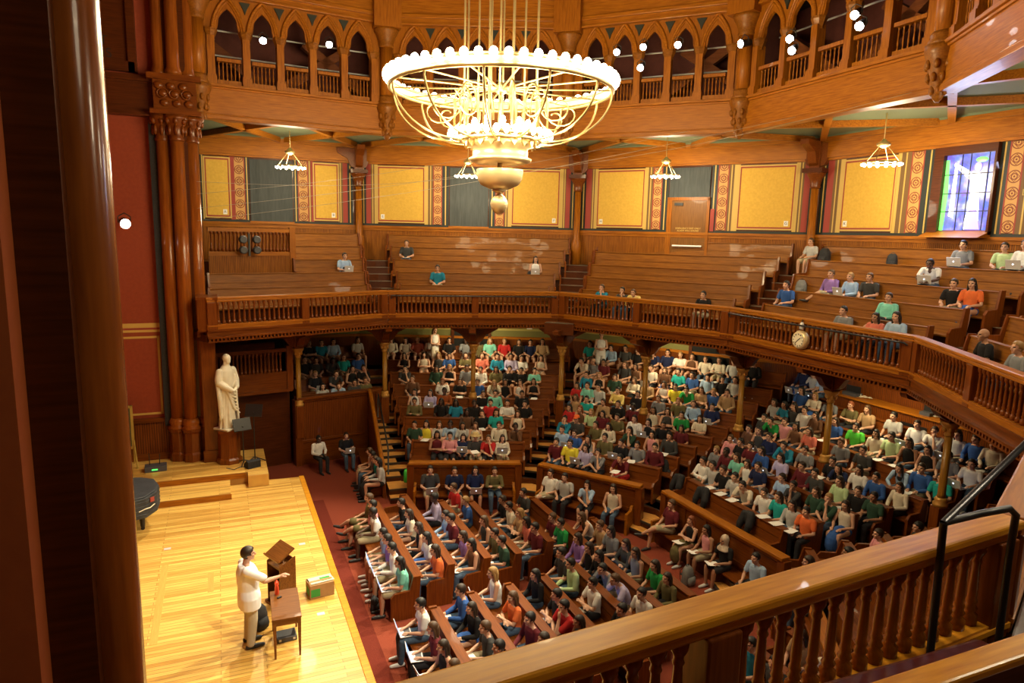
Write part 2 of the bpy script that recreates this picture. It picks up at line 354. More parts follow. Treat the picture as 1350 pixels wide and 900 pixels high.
for i in range(5):
    A, rz, Ln = frame(WV[i], WV[i+1])
    R = sroot(WN[i], 'painted and panelled hall wall, %s' % SIDE[3-i], (A.x, A.y, 0), rz, 'wall')
    MB().box(-.1, Ln+.1, .0, .25, FLOOR, 11.2).build('wall_body', W_DARK, R)
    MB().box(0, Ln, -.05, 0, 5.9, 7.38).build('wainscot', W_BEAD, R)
    m = MB(); m.box(0, Ln, -.12, 0, 7.36, 7.45); m.box(0, Ln, -.08, 0, 7.26, 7.36)
    m.build('ledge', W_ORANGE, R)
    m = MB(); m.box(0, Ln, -.22, 0, 9.92, 10.42); m.box(0, Ln, -.3, 0, 10.42, 10.56); m.box(0, Ln, -.15, 0, 9.84, 9.92)
    m.build('cornice', W_ORANGE, R)
    MB().prism([(-.3, 10.56), (-.02, 10.56), (-.02, 11.1), (-.6, 11.1)], 0, Ln, 'x').build('cove', GREEN_COVE, R)
    # lower storey under the balcony
    m = MB(); m.box(0, Ln, -.03, 0, 3.05, 3.9); m.build('lower_panel', GREEN_PANEL, R)
    m = MB(); m.box(0, Ln, -.06, 0, 3.72, 3.78); m.box(0, Ln, -.06, 0, 3.3, 3.38); m.build('panel_moulding', GREEN_LIGHT, R)
    m = MB(); m.box(0, Ln, -.11, 0, 2.95, 3.05); m.build('dado_rail', W_ORANGE, R)
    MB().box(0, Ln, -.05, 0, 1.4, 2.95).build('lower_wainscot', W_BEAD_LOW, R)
    for x0, x1, k in STRIPS[i]:
        if k == YEL:
            pr = MB().box(x0+.06, x1-.06, -.03, 0, 7.68, 9.7).build('painted_panel', YELLOW, R, label=yel_lab[ny]); ny += 1
            f = MB()
            for a, b, c, d in ((x0+.02, x1-.02, 9.7, 9.75), (x0+.02, x1-.02, 7.63, 7.68), (x0+.02, x0+.06, 7.68, 9.7), (x1-.06, x1-.02, 7.68, 9.7)): f.box(a, b, -.035, 0, c, d)
            f.build('panel_border', STRIPE_RED, pr)
            g = MB()
            for a, b, c, d in ((x0-.03, x1+.03, 9.75, 9.8), (x0-.03, x1+.03, 7.58, 7.63), (x0-.03, x0+.02, 7.63, 9.75), (x1-.02, x1+.03, 7.63, 9.75)): g.box(a, b, -.04, 0, c, d)
            g.build('gilt_border', STRIPE_GOLD, pr)
            left = ny in (3, 5, 7)
            px_ = x0+.2 if left else x1-.2
            pp = MB().box(px_-.07, px_+.07, -.045, -.03, 7.72, 7.9).build('section_plate', WHITE, pr)
            text(plates[npl], .13, BLACK, pp, (px_, -.047, 7.81)); npl += 1
        elif k == BAND:
            xc = (x0+x1)/2; w = (x1-x0)/2
            b_ = MB().box(-w+.03, w-.03, -.02, 0, 7.55, 9.82).build('stencilled_band', ROSETTES, R); b_.location = (xc, 0, 0)
            m = MB(); m.box(x0, x0+.035, -.025, 0, 7.5, 9.84); m.box(x1-.035, x1, -.025, 0, 7.5, 9.84); m.build('band_edge', STRIPE_RED, R)
        elif k == CUR: pass
        elif k in STRIPE:
            MB().box(x0, x1, -.02, 0, 7.5, 9.84).build('painted_stripe', STRIPE[k], R)
            if k in (BLK, BRN): MB().box((x0+x1)/2-.02, (x0+x1)/2+.02, -.028, 0, 7.5, 9.84).build('gilt_line', STRIPE_GOLD, R)
    m = MB()
    for x0, x1, k in STRIPS[i]:
        if k not in ('door', CUR, 'win'): m.box(x0, x1, -.03, 0, 7.45, 7.53)
    if STRIPS[i]: m.build('bottom_border', STRIPE_BLACK, R)
    Rm = Matrix.Translation((A.x, A.y, 0)) @ Matrix.Rotation(rz, 4, 'Z')
    for x0, x1, k in STRIPS[i]:
        if k == CUR or k == 'door':
            # hung cloth with soft folds
            z0 = 7.5 if k == CUR else 8.72; m = MB(); n = 40; vs = []; fs = []
            for a in range(n+1):
                x = x0+.04+(x1-x0-.08)*a/n; y = -.07+.007*math.sin(a*.55)+.012*math.sin(a*.23+1)
                for z in (z0, z0+.6, 9.78): vs.append((x, y*(1 if z < 9.7 else .9), z))
            for a in range(n):
                for b in range(2): q = a*3+b; fs.append((q, q+3, q+4, q+1))
            b0 = len(vs); vs += [(x, y+.025, z) for x, y, z in vs]; fs += [tuple(j+b0 for j in f)[::-1] for f in fs]
            m.add(vs, fs)
            o = m.build('curtain', CURTAIN, None, True); o.matrix_world = Rm
            tag(o, ['charcoal curtain over the window nearest the stage', 'charcoal curtain over the window behind the chandelier', 'short charcoal curtain hanging above the exit door'][0 if i == 0 else (1 if k == CUR else 2)], 'curtain')
            if k == CUR: MB().box(x0, x1, -.16, 0, 7.40, 7.5).build('window_sill', W_ORANGE, R)
        if k == 'door':
            D = sroot('door_1', 'brown exit door with push bar on the upper level', (A.x, A.y, 0), rz, 'door')
            MB().box(x0+.18, x1-.1, -.06, 0, 6.2, 8.6).build('door_leaf', wood('door wood', (.20, .085, .035), (.27, .12, .05), 'z', rough=.45), D)
            m = MB(); m.box(x0, x0+.18, -.1, 0, 6.0, 8.7); m.box(x1-.1, x1, -.1, 0, 6.0, 8.7); m.box(x0, x1, -.1, 0, 8.6, 8.72); m.build('door_frame', W_ORANGE_Z, D)
            MB().tube([(x0+.28, -.13, 6.95), (x1-.2, -.13, 6.95)], .035).build('push_bar', WHITE, D)
            MB().box(x0+.28, x0+.6, -.13, -.06, 8.42, 8.52).build('door_closer', BLACK, D)
            text('EMERGENCY EXIT ONLY\nALARM WILL SOUND', .085, STRIPE_GOLD, D, ((x0+x1)/2+.03, -.065, 7.55))
            MB().box(x1+.03, x1+.17, -.06, -.02, 7.5, 8.3).build('fire_alarm', STRIPE_RED, R)
        if k == 'win':
            D = sroot('window_1', 'tall stained glass window glowing blue and white', (A.x, A.y, 0), rz, 'window')
            gx0, gx1, gz0, gz1 = 4.36, 5.70, 7.62, 9.62
            m = MB(); m.box(x0, gx0, -.16, 0, 7.5, 9.84); m.box(gx1, x1, -.16, 0, 7.5, 9.84); m.box(gx0, gx1, -.16, 0, gz1, 9.84); m.build('window_frame', W_DARK, D)
            MB().prism([(-.55, 7.42), (0, 7.62), (0, 7.42)], x0, x1, 'x').build('window_sill', W_ORANGE, D)
            g = MB().box(gx0, gx1, -.03, 0, gz0, gz1).build('pane', GLASS_BLUE, D)
            fg = MB(); cx = 5.22   # robed white figure with raised arm, leaded into the pane
            fg.prism([(cx-.2, 7.64), (cx+.2, 7.64), (cx+.15, 8.3), (cx+.1, 8.9), (cx+.1, 9.12), (cx-.09, 9.12), (cx-.1, 8.8), (cx-.14, 8.2)], -.045, -.03, 'y')
            fg.prism([(cx-.08, 9.1), (cx-.6, 9.42), (cx-.63, 9.34), (cx-.14, 8.92)], -.044, -.03, 'y')
            fg.build('glass_figure', GLASS_WHITE, g)
            fh = MB(); fh.at((cx+.02, -.045, 9.27)).ell((0, 0, 0), (.10, .01, .12)); fh.build('glass_head', GLASS_LILAC, g)
            gb = MB(); gb.prism([(4.36, 7.62), (4.46, 7.62), (4.5, 8.6), (4.44, 9.5), (4.36, 9.5)], -.044, -.03, 'y'); gb.at((cx+.1, -.045, 9.45)).ell((0, 0, 0), (.16, .01, .07)); gb.build('glass_foliage', GLASS_GREEN, g)
            gl = MB(); gl.prism([(cx-.16, 7.64), (cx+.24, 7.64), (cx+.1, 8.2), (cx-.02, 8.55)], -.05, -.03, 'y'); gl.build('glass_drapery', GLASS_LILAC, g)
            gw = MB(); gw.prism([(4.58, 8.0), (4.72, 7.95), (4.70, 9.2), (4.62, 9.35)], -.043, -.03, 'y'); gw.build('glass_column', GLASS_WHITE, g)
            m = MB()
            for z in (8.12, 8.6, 9.1): m.box(gx0, gx1, -.055, -.03, z-.012, z+.012)
            for x in (4.8, 5.03, 5.5): m.box(x-.008, x+.008, -.055, -.03, gz0, gz1)
            m.build('lead_bars', LEAD, D)
    if i == 3: text('D', .22, STRIPE_GOLD, R, (6.47, -.03, 8.55))
# lower storey: dark doorways, exit signs and number plates
A, rz, Ln = frame(WV[1], WV[2])
for j, (i, x0, x1, lb) in enumerate(((1, 3.9, 5.3, 'dark open doorway under the balcony behind the standing woman'), (0, 1.5, 3.0, 'dark open doorway under the balcony behind the statue'), (2, 5.0, 6.4, 'dark doorway under the balcony near the clock'))):
    A, rz, Ln = frame(WV[i], WV[i+1])
    D = sroot('door_%d' % (j+2), lb, (A.x, A.y, 0), rz, 'doorway')
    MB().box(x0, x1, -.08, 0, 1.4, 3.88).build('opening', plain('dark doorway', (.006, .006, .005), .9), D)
    m = MB(); m.box(x0-.12, x0, -.12, 0, 1.4, 3.95); m.box(x1, x1+.12, -.12, 0, 1.4, 3.95); m.build('door_frame', W_DARK, D)
for i, x, z, bd, lb in ((0, 4.3, 3.52, '12', 'white number plate on the green panel by the statue'), (1, 1.4, 3.52, '13', 'white number plate on the green panel beside the standing woman'), (1, 7.0, 3.5, '14', 'white number plate on the green panel left of the slim column'), (2, 2.9, 3.5, '15', 'white number plate on the green panel above the clapping row')):
    A, rz, Ln = frame(WV[i], WV[i+1]); p = thing('number_plate', lb.replace('above the clapping row', 'beside the second standing woman'), 'sign', (A.x, A.y, 0), rz)
    MB().box(x-.11, x+.11, -.06, -.02, z-.12, z+.12).build('plate', WHITE, p); text(bd, .14, BLACK, p, (x, -.063, z), name='number')

# wall columns and brackets
for i in range(1, 5):
    P = WV[i]; d = Vector((-P[0], -P[1])).normalized(); c = (P[0]+d.x*.22, P[1]+d.y*.22)
    R = sroot('column_wall', 'slim polished column on the upper wall, %s' % ['', 'far left', 'far right', 'nearer', 'nearest'][i], (c[0], c[1], 0), math.atan2(d.y, d.x), 'column')
    MB().lathe([(.2, 5.9), (.2, 6.9), (.17, 7.0), (.13, 7.1), (.12, 8.95)], 14).build('shaft', W_ORANGE_Z, R, True)
    MB().lathe([(.13, 8.95), (.17, 9.0), (.15, 9.06), (.2, 9.25), (.29, 9.42), (.3, 9.46)], 14).build('capital', W_RED, R, True)
    MB().box(-.33, .33, -.33, .33, 9.46, 9.6).build('abacus', W_DARK, R)
    m = MB(); m.box(-.3, .2, -.17, .17, 9.6, 10.5)
    m.prism([(0.1, 9.62), (.35, 9.75), (.5, 10.1), (.95, 10.3), (1.0, 10.45), (0, 10.45)], -.14, .14, 'y')
    for s in (-1, 1):
        m.at(rz=s*PI/2*1.0); m.prism([(.1, 9.62), (.3, 9.72), (.42, 10.0), (.8, 10.2), (.85, 10.4), (0, 10.4)], -.12, .12, 'y'); m.at()
    m.build('bracket', W_RED, R)
# soffit under the gallery with fan ribs
for i, k in enumerate((3.5, 2.5, 1.5, .5, -.5)):
    a, b = Vector(GV[k])*1.03, Vector(GV[k-1] if k-1 in GV else GV[-1.5])*1.03; c, d = Vector(WV[i]), Vector(WV[i+1])
    m = MB(); P = [a, b, d, c]
    m.add([(p.x, p.y, z) for z in (10.62, 10.8) for p in P], [(0, 1, 2, 3), (7, 6, 5, 4), (0, 4, 5, 1), (2, 6, 7, 3)])
    S = struct('ceiling_soffit', m, GREEN_COVE, 'green plaster soffit under the gallery, %s' % SIDE[3-i], cat='ceiling')
    rb = MB(); mid = (a+b)/2; far = (c+d)/2
    for p, q in ((a, far), (b, far), (mid, c), (mid, d)):
        dd = q-p; rb.at((p.x, p.y, 0), math.atan2(dd.y, dd.x)); rb.box(0, dd.length, -.09, .09, 10.44, 10.64)
    rb.at(); rb.build('soffit_ribs', W_ORANGE, S)

# ---------------------------------------------------------------- upper gallery with pointed arcade
def arch(w, h, n=9):
    """right half then left half of a pointed arch of half width w and rise h, springing at z=0"""
    R = (w*w+h*h)/(2*w); a1 = math.asin(min(1, h/R)); P = []
    for i in range(n+1): a = a1*i/n; P.append((w-R+R*math.cos(a), R*math.sin(a)))
    return P+[(-x, z) for x, z in P[:-1][::-1]]
def mini_baluster(): return MB().lathe([(.022, 0), (.022, .04), (.012, .07), (.026, .16), (.014, .3), (.026, .38), (.012, .44), (.022, .46), (.022, .5)], 6).mesh('baluster', W_ORANGE_Z, True)
MINI = mini_baluster()
ks = (3.5, 2.5, 1.5, .5, -.5)
for i, k in enumerate(ks):
    A, rz, Ln = frame(GV[k], GV[k-1])
    R = sroot('gallery', 'carved oak gallery front with five pointed arches, %s' % SIDE[3-i], (A.x, A.y, 0), rz, 'gallery')
    MB().box(-.05, Ln+.05, 0, .3, 10.4, 11.2).build('fascia', W_ORANGE, R)
    m = MB(); m.box(-.08, Ln+.08, -.06, .36, 10.3, 10.42); m.box(-.06, Ln+.06, -.04, .3, 10.42, 10.46); m.box(-.1, Ln+.1, -.1, .4, 11.2, 11.28); m.box(-.06, Ln+.06, -.05, .3, 11.14, 11.2)
    m.build('fascia_moulding', W_ORANGE, R, bevel=.015)
    m = MB(); m.box(-.1, Ln+.1, -.04, .3, 13.72, 15.0); m.box(-.1, Ln+.1, -.12, .3, 13.86, 13.98); m.box(-.1, Ln+.1, -.18, .3, 14.5, 14.75); m.box(-.1, Ln+.1, -.08, .3, 13.66, 13.74)
    m.build('upper_beam', W_ORANGE, R, bevel=.015)
    p = (Ln-.75)/5; wo = p/2-.15
    plate = MB(); mould = MB(); dark = MB()
    plate.box(0, .375, .1, .22, 11.28, 13.7); plate.box(Ln-.375, Ln, .1, .22, 11.28, 13.7)
    for j in range(5):
        xc = .375+p*(j+.5); zs = 12.72; h = .66
        cur = arch(wo, h)
        # cusped head: the curve pinches in above the springing
        cur = [(x*(1-.16*math.sin(PI*min(1, z/h/.55))) if z/h < .55 else x, z) for x, z in cur]
        poly = [(xc-p/2, zs), (xc-wo, zs)] + [(xc-x, zs+z) for x, z in cur] + [(xc+p/2, zs), (xc+p/2, 13.7), (xc-p/2, 13.7)]
        poly = [(xc-p/2, zs)] + [(xc+x, zs+z) for x, z in cur[::-1]] + [(xc+p/2, zs), (xc+p/2, 13.7), (xc-p/2, 13.7)]
        plate.prism(poly, .1, .2, 'y')
        om = arch(p/2-.05, .98, 12)
        mould.tube([(xc+x, .08, zs-.02+z) for x, z in om], .05, 6); mould.tube([(xc+x*.86, .09, zs-.02+z*.9) for x, z in om], .03, 6)
        for s in (-1, 1):
            if (j == 0 and s < 0) or (j == 4 and s > 0): continue
        if j < 4: dark.prism([(xc+p/2-.15, 13.6), (xc+p/2+.15, 13.6), (xc+p/2+.05, 13.42), (xc+p/2, 13.28), (xc+p/2-.05, 13.42)], .05, .105, 'y')
        plate.box(xc-wo, xc+wo, .08, .22, 11.28, 11.42); plate.box(xc-wo, xc+wo, .06, .24, 11.93, 12.02)
        nb = 6
        for q in range(nb):
            b_ = bpy.data.objects.new('baluster', MINI); C.objects.link(b_); b_.parent = R; b_.location = (xc-wo+(q+.5)*2*wo/nb, .15, 11.42)
    plate.build('arcade_panel', W_ORANGE_Z, R); mould.build('arch_moulding', W_ORANGE, R, True); dark.build('spandrel_piercing', STRIPE_BLACK, R)
    for j in range(6):
        x = .375+p*j; m = MB()
        m.box(x-.1, x+.1, .02, .3, 11.28, 12.6); m.box(x-.13, x+.13, -.03, .32, 11.28, 11.5); m.box(x-.12, x+.12, -.0, .3, 11.5, 11.55)
        m.build('pier', W_ORANGE_Z, R)
        MB().at((x, .16, 0)).lathe([(.13, 12.5), (.12, 12.56), (.15, 12.62), (.2, 12.74), (.2, 12.8)], 8, sq=True).build('pier_capital', W_PEW, R)
    # room behind the arches
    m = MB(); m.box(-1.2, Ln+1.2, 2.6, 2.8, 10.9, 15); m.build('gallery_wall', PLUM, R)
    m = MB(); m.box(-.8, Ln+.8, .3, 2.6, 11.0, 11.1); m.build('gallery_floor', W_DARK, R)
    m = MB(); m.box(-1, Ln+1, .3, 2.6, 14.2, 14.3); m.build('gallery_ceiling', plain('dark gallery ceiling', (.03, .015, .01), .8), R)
    m = MB()
    for x, s in ((1.2, 1), (3.4, -1), (4.6, 1)):
        m.at((x, 1.6, 12.2), 0, 0, s*.6); m.box(-1.6, 1.6, -.12, .12, -.14, .14); m.at()
    m.build('roof_brace', wood('rose brown beam', (.22, .07, .05), (.3, .1, .07)), R)
    m = MB()
    for z in (12.25, 12.95): m.tube([(.3, .9, z), (Ln-.3, .9, z)], .025, 6)
    m.build('lighting_pipe', GREY_METAL, R)
for k in ks:
    P = Vector(GV[k]); d = -P.normalized()
    R = sroot('pier_gallery', 'carved corner pier of the gallery with leafy corbel, %s' % {3.5: 'above the statue', 2.5: 'left of the chandelier', 1.5: 'behind the chandelier', .5: 'right of the chandelier', -.5: 'toward the window'}[k], (P.x+d.x*.02, P.y+d.y*.02, 0), math.atan2(d.y, d.x), 'pier')
    MB().lathe([(.2, 11.3), (.2, 13.0), ], 14).build('shaft', W_ORANGE_Z, R, True)
    MB().lathe([(.27, 11.22), (.29, 11.3), (.24, 11.36), (.26, 11.42), (.21, 11.5)], 14).build('base', W_PEW, R, True)
    MB().lathe([(.2, 12.95), (.24, 13.0), (.22, 13.06), (.28, 13.25), (.38, 13.42), (.4, 13.5)], 14).build('capital', W_PEW, R, True)
    MB().box(-.42, .42, -.42, .42, 13.5, 15).build('upper_block', W_ORANGE_Z, R)
    m = MB().lathe([(.04, 10.12), (.1, 10.2), (.13, 10.35), (.21, 10.6), (.27, 10.95), (.33, 11.1), (.33, 11.24)], 12)
    for z, rr, n in ((10.35, .13, 6), (10.6, .21, 8), (10.85, .26, 8)):
        for j in range(n): a = 2*PI*j/n+z; m.ell((rr*math.cos(a), rr*math.sin(a), z), (.06, .06, .1), 8, 6)
    m.build('corbel', W_PEW, R, True)
struct('ceiling', MB().box(-16, 18, -18, 18, 18, 18.2), W_DARK, 'dark timber ceiling high above the hall', cat='ceiling')
up = MB()
for i, k in enumerate(ks):
    A, rz, Ln = frame(GV[k], GV[k-1]); up.at((A.x, A.y, 0), rz); up.box(-.1, Ln+.1, .05, .3, 15.0, 18)
up.at(); struct('wall_upper', up, W_ORANGE, 'wooden wall above the gallery arcade', cat='wall')
# ---------------------------------------------------------------- stage side walls and proscenium columns
def stage_wall(nm, y, s, x1, lab):
    """wall at the side of the stage; s=+1 faces -y"""
    R = sroot(nm, lab, (0, y, 0), 0, 'wall'); f = lambda m, x0, xx, d, z0, z1: m.box(x0, xx, min(0, -s*d), max(0, -s*d), z0, z1)
    f(MB(), -10, x1, -.2, 0, 15).build('wall_body', RED_WALL, R)
    f(MB(), -10, x1, .05, .34, 1.5).build('wainscot', W_BEAD_LOW, R)
    m = MB(); f(m, -10, x1, .12, 1.5, 1.62); f(m, -10, x1, .08, .34, .55); m.build('ledge', W_RED, R)
    f(MB(), -10, x1-.55, .015, 4.18, 4.44).build('gilt_frieze', STRIPE_GOLD, R)
    f(MB(), -10, x1-.55, .02, 4.25, 4.31).build('frieze_line', STRIPE_RED, R)
    m = MB(); f(m, -10, x1-.62, .015, 4.0, 4.06); f(m, x1-.66, x1-.6, .015, 1.72, 4.06); f(m, -10, x1-.62, .015, 1.72, 1.78); m.build('gilt_line', STRIPE_GOLD, R)
    m = MB(); f(m, -10, x1, .3, 10.25, 11.15); f(m, -10, x1, .38, 11.1, 11.25); f(m, -10, x1, .36, 10.2, 10.32); m.build('beam', W_DARK, R)
    m = MB(); f(m, -10, x1-.9, .1, 11.6, 15); m.build('inscription_panel', W_DARK, R)
    m = MB(); f(m, -10, x1-.8, .2, 11.35, 11.6); f(m, x1-.95, x1-.75, .2, 11.35, 15); m.build('inscription_frame', W_DARK, R)
    return R
R = stage_wall('wall_stage_far', 9.15, 1, -5.35, 'red wall at the far side of the stage')
ins = plain('dark carved lettering', (.018, .009, .006), .7)
text('T', .34, ins, R, (-6.86, -.105, 12.1)); text('IS', .34, ins, R, (-6.8, -.105, 11.78))
o = MB().box(-.17, .17, -.06, .06, 1.4, 10.15).build('side_curtain', BLACK_CLOTH); o.location = (-5.74, 9.0, 0); tag(o, 'narrow black drape hanging beside the column cluster', 'curtain')
R = sroot('wall_stage_near', 'orange wall at the near side of the stage', (0, -9.0, 0), 0, 'wall')
MB().box(-10, -5.16, -.25, 0, -.8, 15).build('wall_body', ORANGE_WALL, R)
MB().box(-10, -5.16, 0, .03, .34, 15).build('stage_face', RED_WALL, R)
R = sroot('wall_stage_back', 'red wall behind the stage', (-10.2, 0, 0), 0, 'wall'); MB().box(-.2, 0, -9.2, 9.2, -.8, 15).build('wall_body', RED_WALL, R)
def leafy(m, r, z, n, sz):
    for j in range(n): a = 2*PI*j/n; m.ell((r*math.cos(a), r*math.sin(a), z), sz, 8, 6)
def shaft(R, x, y, r, z0=.34, base=True, hi=True):
    m = MB().at((x, y, 0)); m.lathe([(r, z0+1.3), (r*.97, 9.6)], 18); m.at(); m.build('shaft', W_COLUMN, R, True)
    if base:
        m = MB().at((x, y, 0)); m.lathe([(r*1.5, z0), (r*1.5, z0+.22), (r*1.36, z0+.28), (r*1.36, z0+.85), (r*1.6, z0+.92), (r*1.6, z0+.98)], 8, sq=True); m.at(); m.build('plinth', W_RED_Z, R)
        m = MB().at((x, y, 0)); m.lathe([(r*1.5, z0+.98), (r*1.55, z0+1.03), (r*1.2, z0+1.08), (r*1.38, z0+1.16), (r*1.3, z0+1.22), (r*1.05, z0+1.3)], 18); m.at(); m.build('base', W_COLUMN, R, True)
    m = MB().at((x, y, 0)); m.lathe([(r, 9.55), (r*1.15, 9.6), (r, 9.66), (r*1.2, 9.95), (r*1.7, 10.15), (r*1.75, 10.25)], 16); leafy(m, r*1.25, 9.85, 8, (.05, .05, .14)); leafy(m, r*1.55, 10.08, 8, (.06, .06, .09)); m.at(); m.build('capital', W_RED, R, True)
    if hi:
        m = MB().at((x, y, 0)); m.lathe([(r*1.15, 11.3), (r*1.2, 11.4), (r*.95, 11.5), (r*.9, 11.6), (r*.88, 15)], 16); m.at(); m.build('upper_shaft', W_COLUMN, R, True)
for nm, cx, lab, s in (('column_proscenium', -5.2, 'cluster of tall polished wooden columns at the far side of the stage', 1),):
    R = sroot(nm, lab, (0, 0, 0), 0, 'column')
    for x, y in ((-5.56, 8.92), (-5.2, 8.72), (-4.84, 8.95)): shaft(R, x, y, .185)
    MB().box(-5.5, -4.8, 8.8, 9.15, .34, 15).build('core', W_DARK, R)
    m = MB(); m.box(-5.82, -4.55, 8.5, 9.2, 10.25, 10.38); m.box(-5.72, -4.65, 8.58, 9.2, 10.38, 11.15); m.box(-5.85, -4.52, 8.45, 9.2, 11.15, 11.3); m.build('impost_block', W_RED, R)
    m = MB()
    for x in (-5.5, -5.2, -4.9):
        for z in (10.55, 10.8, 11.0): m.ell((x+.08*math.sin(z*9), 8.56, z), (.12, .06, .1), 8, 6)
        m.tube([(x+.16*math.cos(a)*(1-a/14), 8.55, 10.78+.16*math.sin(a)*(1-a/14)) for a in [q*.5 for q in range(22)]], .025, 6)
    m.build('carving', W_RED, R, True)
R = sroot('column_near', 'polished wooden column close to the viewer', (0, 0, 0), 0, 'column')
m = MB().at((-4.935, -8.77, 0)); m.lathe([(.172, 1), (.168, 6), (.158, 9), (.155, 14)], 40); m.at(); m.build('shaft', W_COLUMN, R, True)
m = MB().at((-5.19, -8.85, 0)); m.lathe([(.10, 1), (.10, 14)], 24); m.at(); m.build('side_shaft', W_COLUMN, R, True)
MB().box(-5.2, -4.95, -9.05, -8.9, -.8, 15).build('core', W_DARK, R)
m = MB().at((-4.935, -8.77, 0)); m.lathe([(.28, -.8), (.28, .2), (.33, .3), (.25, .45), (.18, .7), (.172, 1.0)], 24); m.at(); m.build('base', W_COLUMN, R, True)
# square pier that ends the balcony beside the statue
R = sroot('pier_balcony', 'square wooden pier behind the statue', (-4.66, 8.55, 0), 0, 'pier')
MB().box(-.2, .2, -.2, .25, .34, 4.1).build('shaft', W_RED_Z, R, bevel=.02)
m = MB(); m.box(-.26, .26, -.26, .3, 4.1, 4.3); m.box(-.24, .24, -.24, .3, .34, .7); m.build('mouldings', W_RED, R, bevel=.015)
m = MB(); m.box(-.22, .3, -.6, .25, 4.3, 5.2); m.box(-.25, .32, -.64, .28, 5.2, 5.28); m.build('pedestal', W_RED_Z, R)

# ---------------------------------------------------------------- balcony: balustrades, soffit, tiers, pews
def baluster_mesh(mat, n=10):
    return MB().lathe([(.052, 0), (.052, .1), (.03, .12), (.045, .15), (.03, .18), (.04, .205), (.03, .23), (.033, .3), (.026, .5), (.035, .52), (.028, .54), (.03, .56), (.05, .6), (.054, .64), (.045, .68)], n, sq=True).mesh('baluster', mat, True)
BAL = baluster_mesh(W_RED_Z, 8); BAL_NEAR = baluster_mesh(wood('warm baluster wood', (.22, .06, .012), (.36, .11, .022), 'z', rough=.25, coat=.5), 16)
def balustrade(A, B, label, posts=1, near=False, z0=4.5, end=True, group='balustrades of the balcony'):
    P, rz, Ln = frame(A, B); R = thing('balustrade', label, 'railing', (P.x, P.y, 0), rz, group)
    cap = MB(); cap.box(-.02, Ln+.02, -.02, .2, 5.2, 5.27); cap.box(0, Ln, 0, .17, 5.13, 5.2)
    cap.build('handrail', W_CAP if near else W_ORANGE, R, bevel=.018)
    m = MB(); m.box(0, Ln, .0, .18, 4.36, 4.5); m.box(0, Ln, -.03, .2, 4.44, 4.48); m.build('bottom_rail', W_CAP if near else W_ORANGE, R)
    f = MB(); f.box(0, Ln, .04, .2, 4.1, 4.36); f.build('fascia', W_RED, R)
    f = MB(); f.box(0, Ln, -.02, .2, 4.3, 4.36); f.box(0, Ln, -.05, .2, 4.1, 4.15); f.box(0, Ln, .0, .2, 3.98, 4.02)
    n = int(Ln/.11)
    for j in range(n): f.box(j*.11+.02, j*.11+.07, -.02, .1, 4.02, 4.1)
    f.build('dentil_moulding', W_RED, R)
    xs = [Ln*j/(posts+1) for j in range(posts+2)]
    for j, x in enumerate(xs):
        if (j == 0 or j == len(xs)-1) and not end: continue
        x = min(max(x, .13), Ln-.13)
        MB().box(x-.12, x+.12, -.01, .19, 4.36, 5.13).build('post', W_RED_Z, R, bevel=.012)
    bm = BAL_NEAR if near else BAL
    for j in range(len(xs)-1):
        a, b = max(xs[j], .1)+.16, min(xs[j+1], Ln-.1)-.16; n = max(1, int(round((b-a)/(.15 if not near else .155))))
        for q in range(n):
            o = bpy.data.objects.new('baluster', bm); C.objects.link(o); o.parent = R; o.location = (a+(q+.5)*(b-a)/n, .085, 4.48); o.scale = (1, 1, .97)
    return R
balustrade(RV[3.5], RV[2.5], 'red-brown balcony balustrade behind the statue and left end')
balustrade(RV[2.5], RV[1.5], 'red-brown balcony balustrade facing the viewer with black pipe')
balustrade(RV[1.5], RV[.5], 'red-brown balcony balustrade with three leaning students')
balustrade(RV[.5], RV[-.5], 'red-brown balcony balustrade carrying the clock', posts=0)
balustrade(RV[-.5], RV[-1.5], 'red-brown balcony balustrade beyond the clock, under the leaning man')
balustrade(RV[-1.5], RV[-2.5], 'red-brown balcony balustrade mostly outside the right edge')
balustrade(RV[-2.5], RV[-3.5], 'glossy orange-brown balustrade in the foreground', posts=1, near=True)
for a, b, lb in ((2.5, 1.5, 'black pipe handrail along the far balustrade'), (.5, -.5, 'black pipe handrail along the clock balustrade')):
    P, rz, Ln = frame(RV[a], RV[b]); o = MB().tube([(.1, -.06, 5.0), (.1, -.12, 5.1), (.3, -.13, 5.1), (Ln-.3, -.13, 5.1), (Ln-.12, -.12, 5.1), (Ln-.12, -.02, 5.05)], .022, 8).build('handrail_pipe', BLACK, None, True)
    o.location = (P.x, P.y, 0); o.rotation_euler = (0, 0, rz); tag(o, lb, 'handrail')
RK = {3: (3.5, 2.5), 2: (2.5, 1.5), 1: (1.5, .5), 0: (.5, -.5), -1: (-.5, -1.5), -2: (-1.5, -2.5), -3: (-2.5, -3.5)}
def trap(k, r0, r1, z0, z1, m, pad=0):
    n = [wp(k, r0, -r0*TANH-pad), wp(k, r0, r0*TANH+pad), wp(k, r1, r1*TANH+pad), wp(k, r1, -r1*TANH-pad)]
    m.prism([tuple(p) for p in n], z0, z1)
for k in range(3, -4, -1):
    a, b = Vector(RV[RK[k][0]]), Vector(RV[RK[k][1]])
    m = MB(); i0 = a-a.normalized()*-.1; i1 = b-b.normalized()*-.1
    o0, o1 = wp(k, 14.4, -14.4*TANH), wp(k, 14.4, 14.4*TANH)
    m.prism([tuple(i0), tuple(i1), tuple(o1), tuple(o0)], 3.98, 4.2)
    struct('floor_balcony', m, W_DARK, 'balcony floor slab, %s' % SIDE[k], cat='floor')
    t = MB()
    for i in range(5): trap(k, MEZ_R[i]+MOFF.get(k, 0)-(.52 if i else .3), 14.4, 4.2, MEZ_Z[i]-.001*(4-i), t)
    struct('floor_tier', t, W_DARK, 'stepped balcony seating tiers, %s' % SIDE[k], cat='floor')
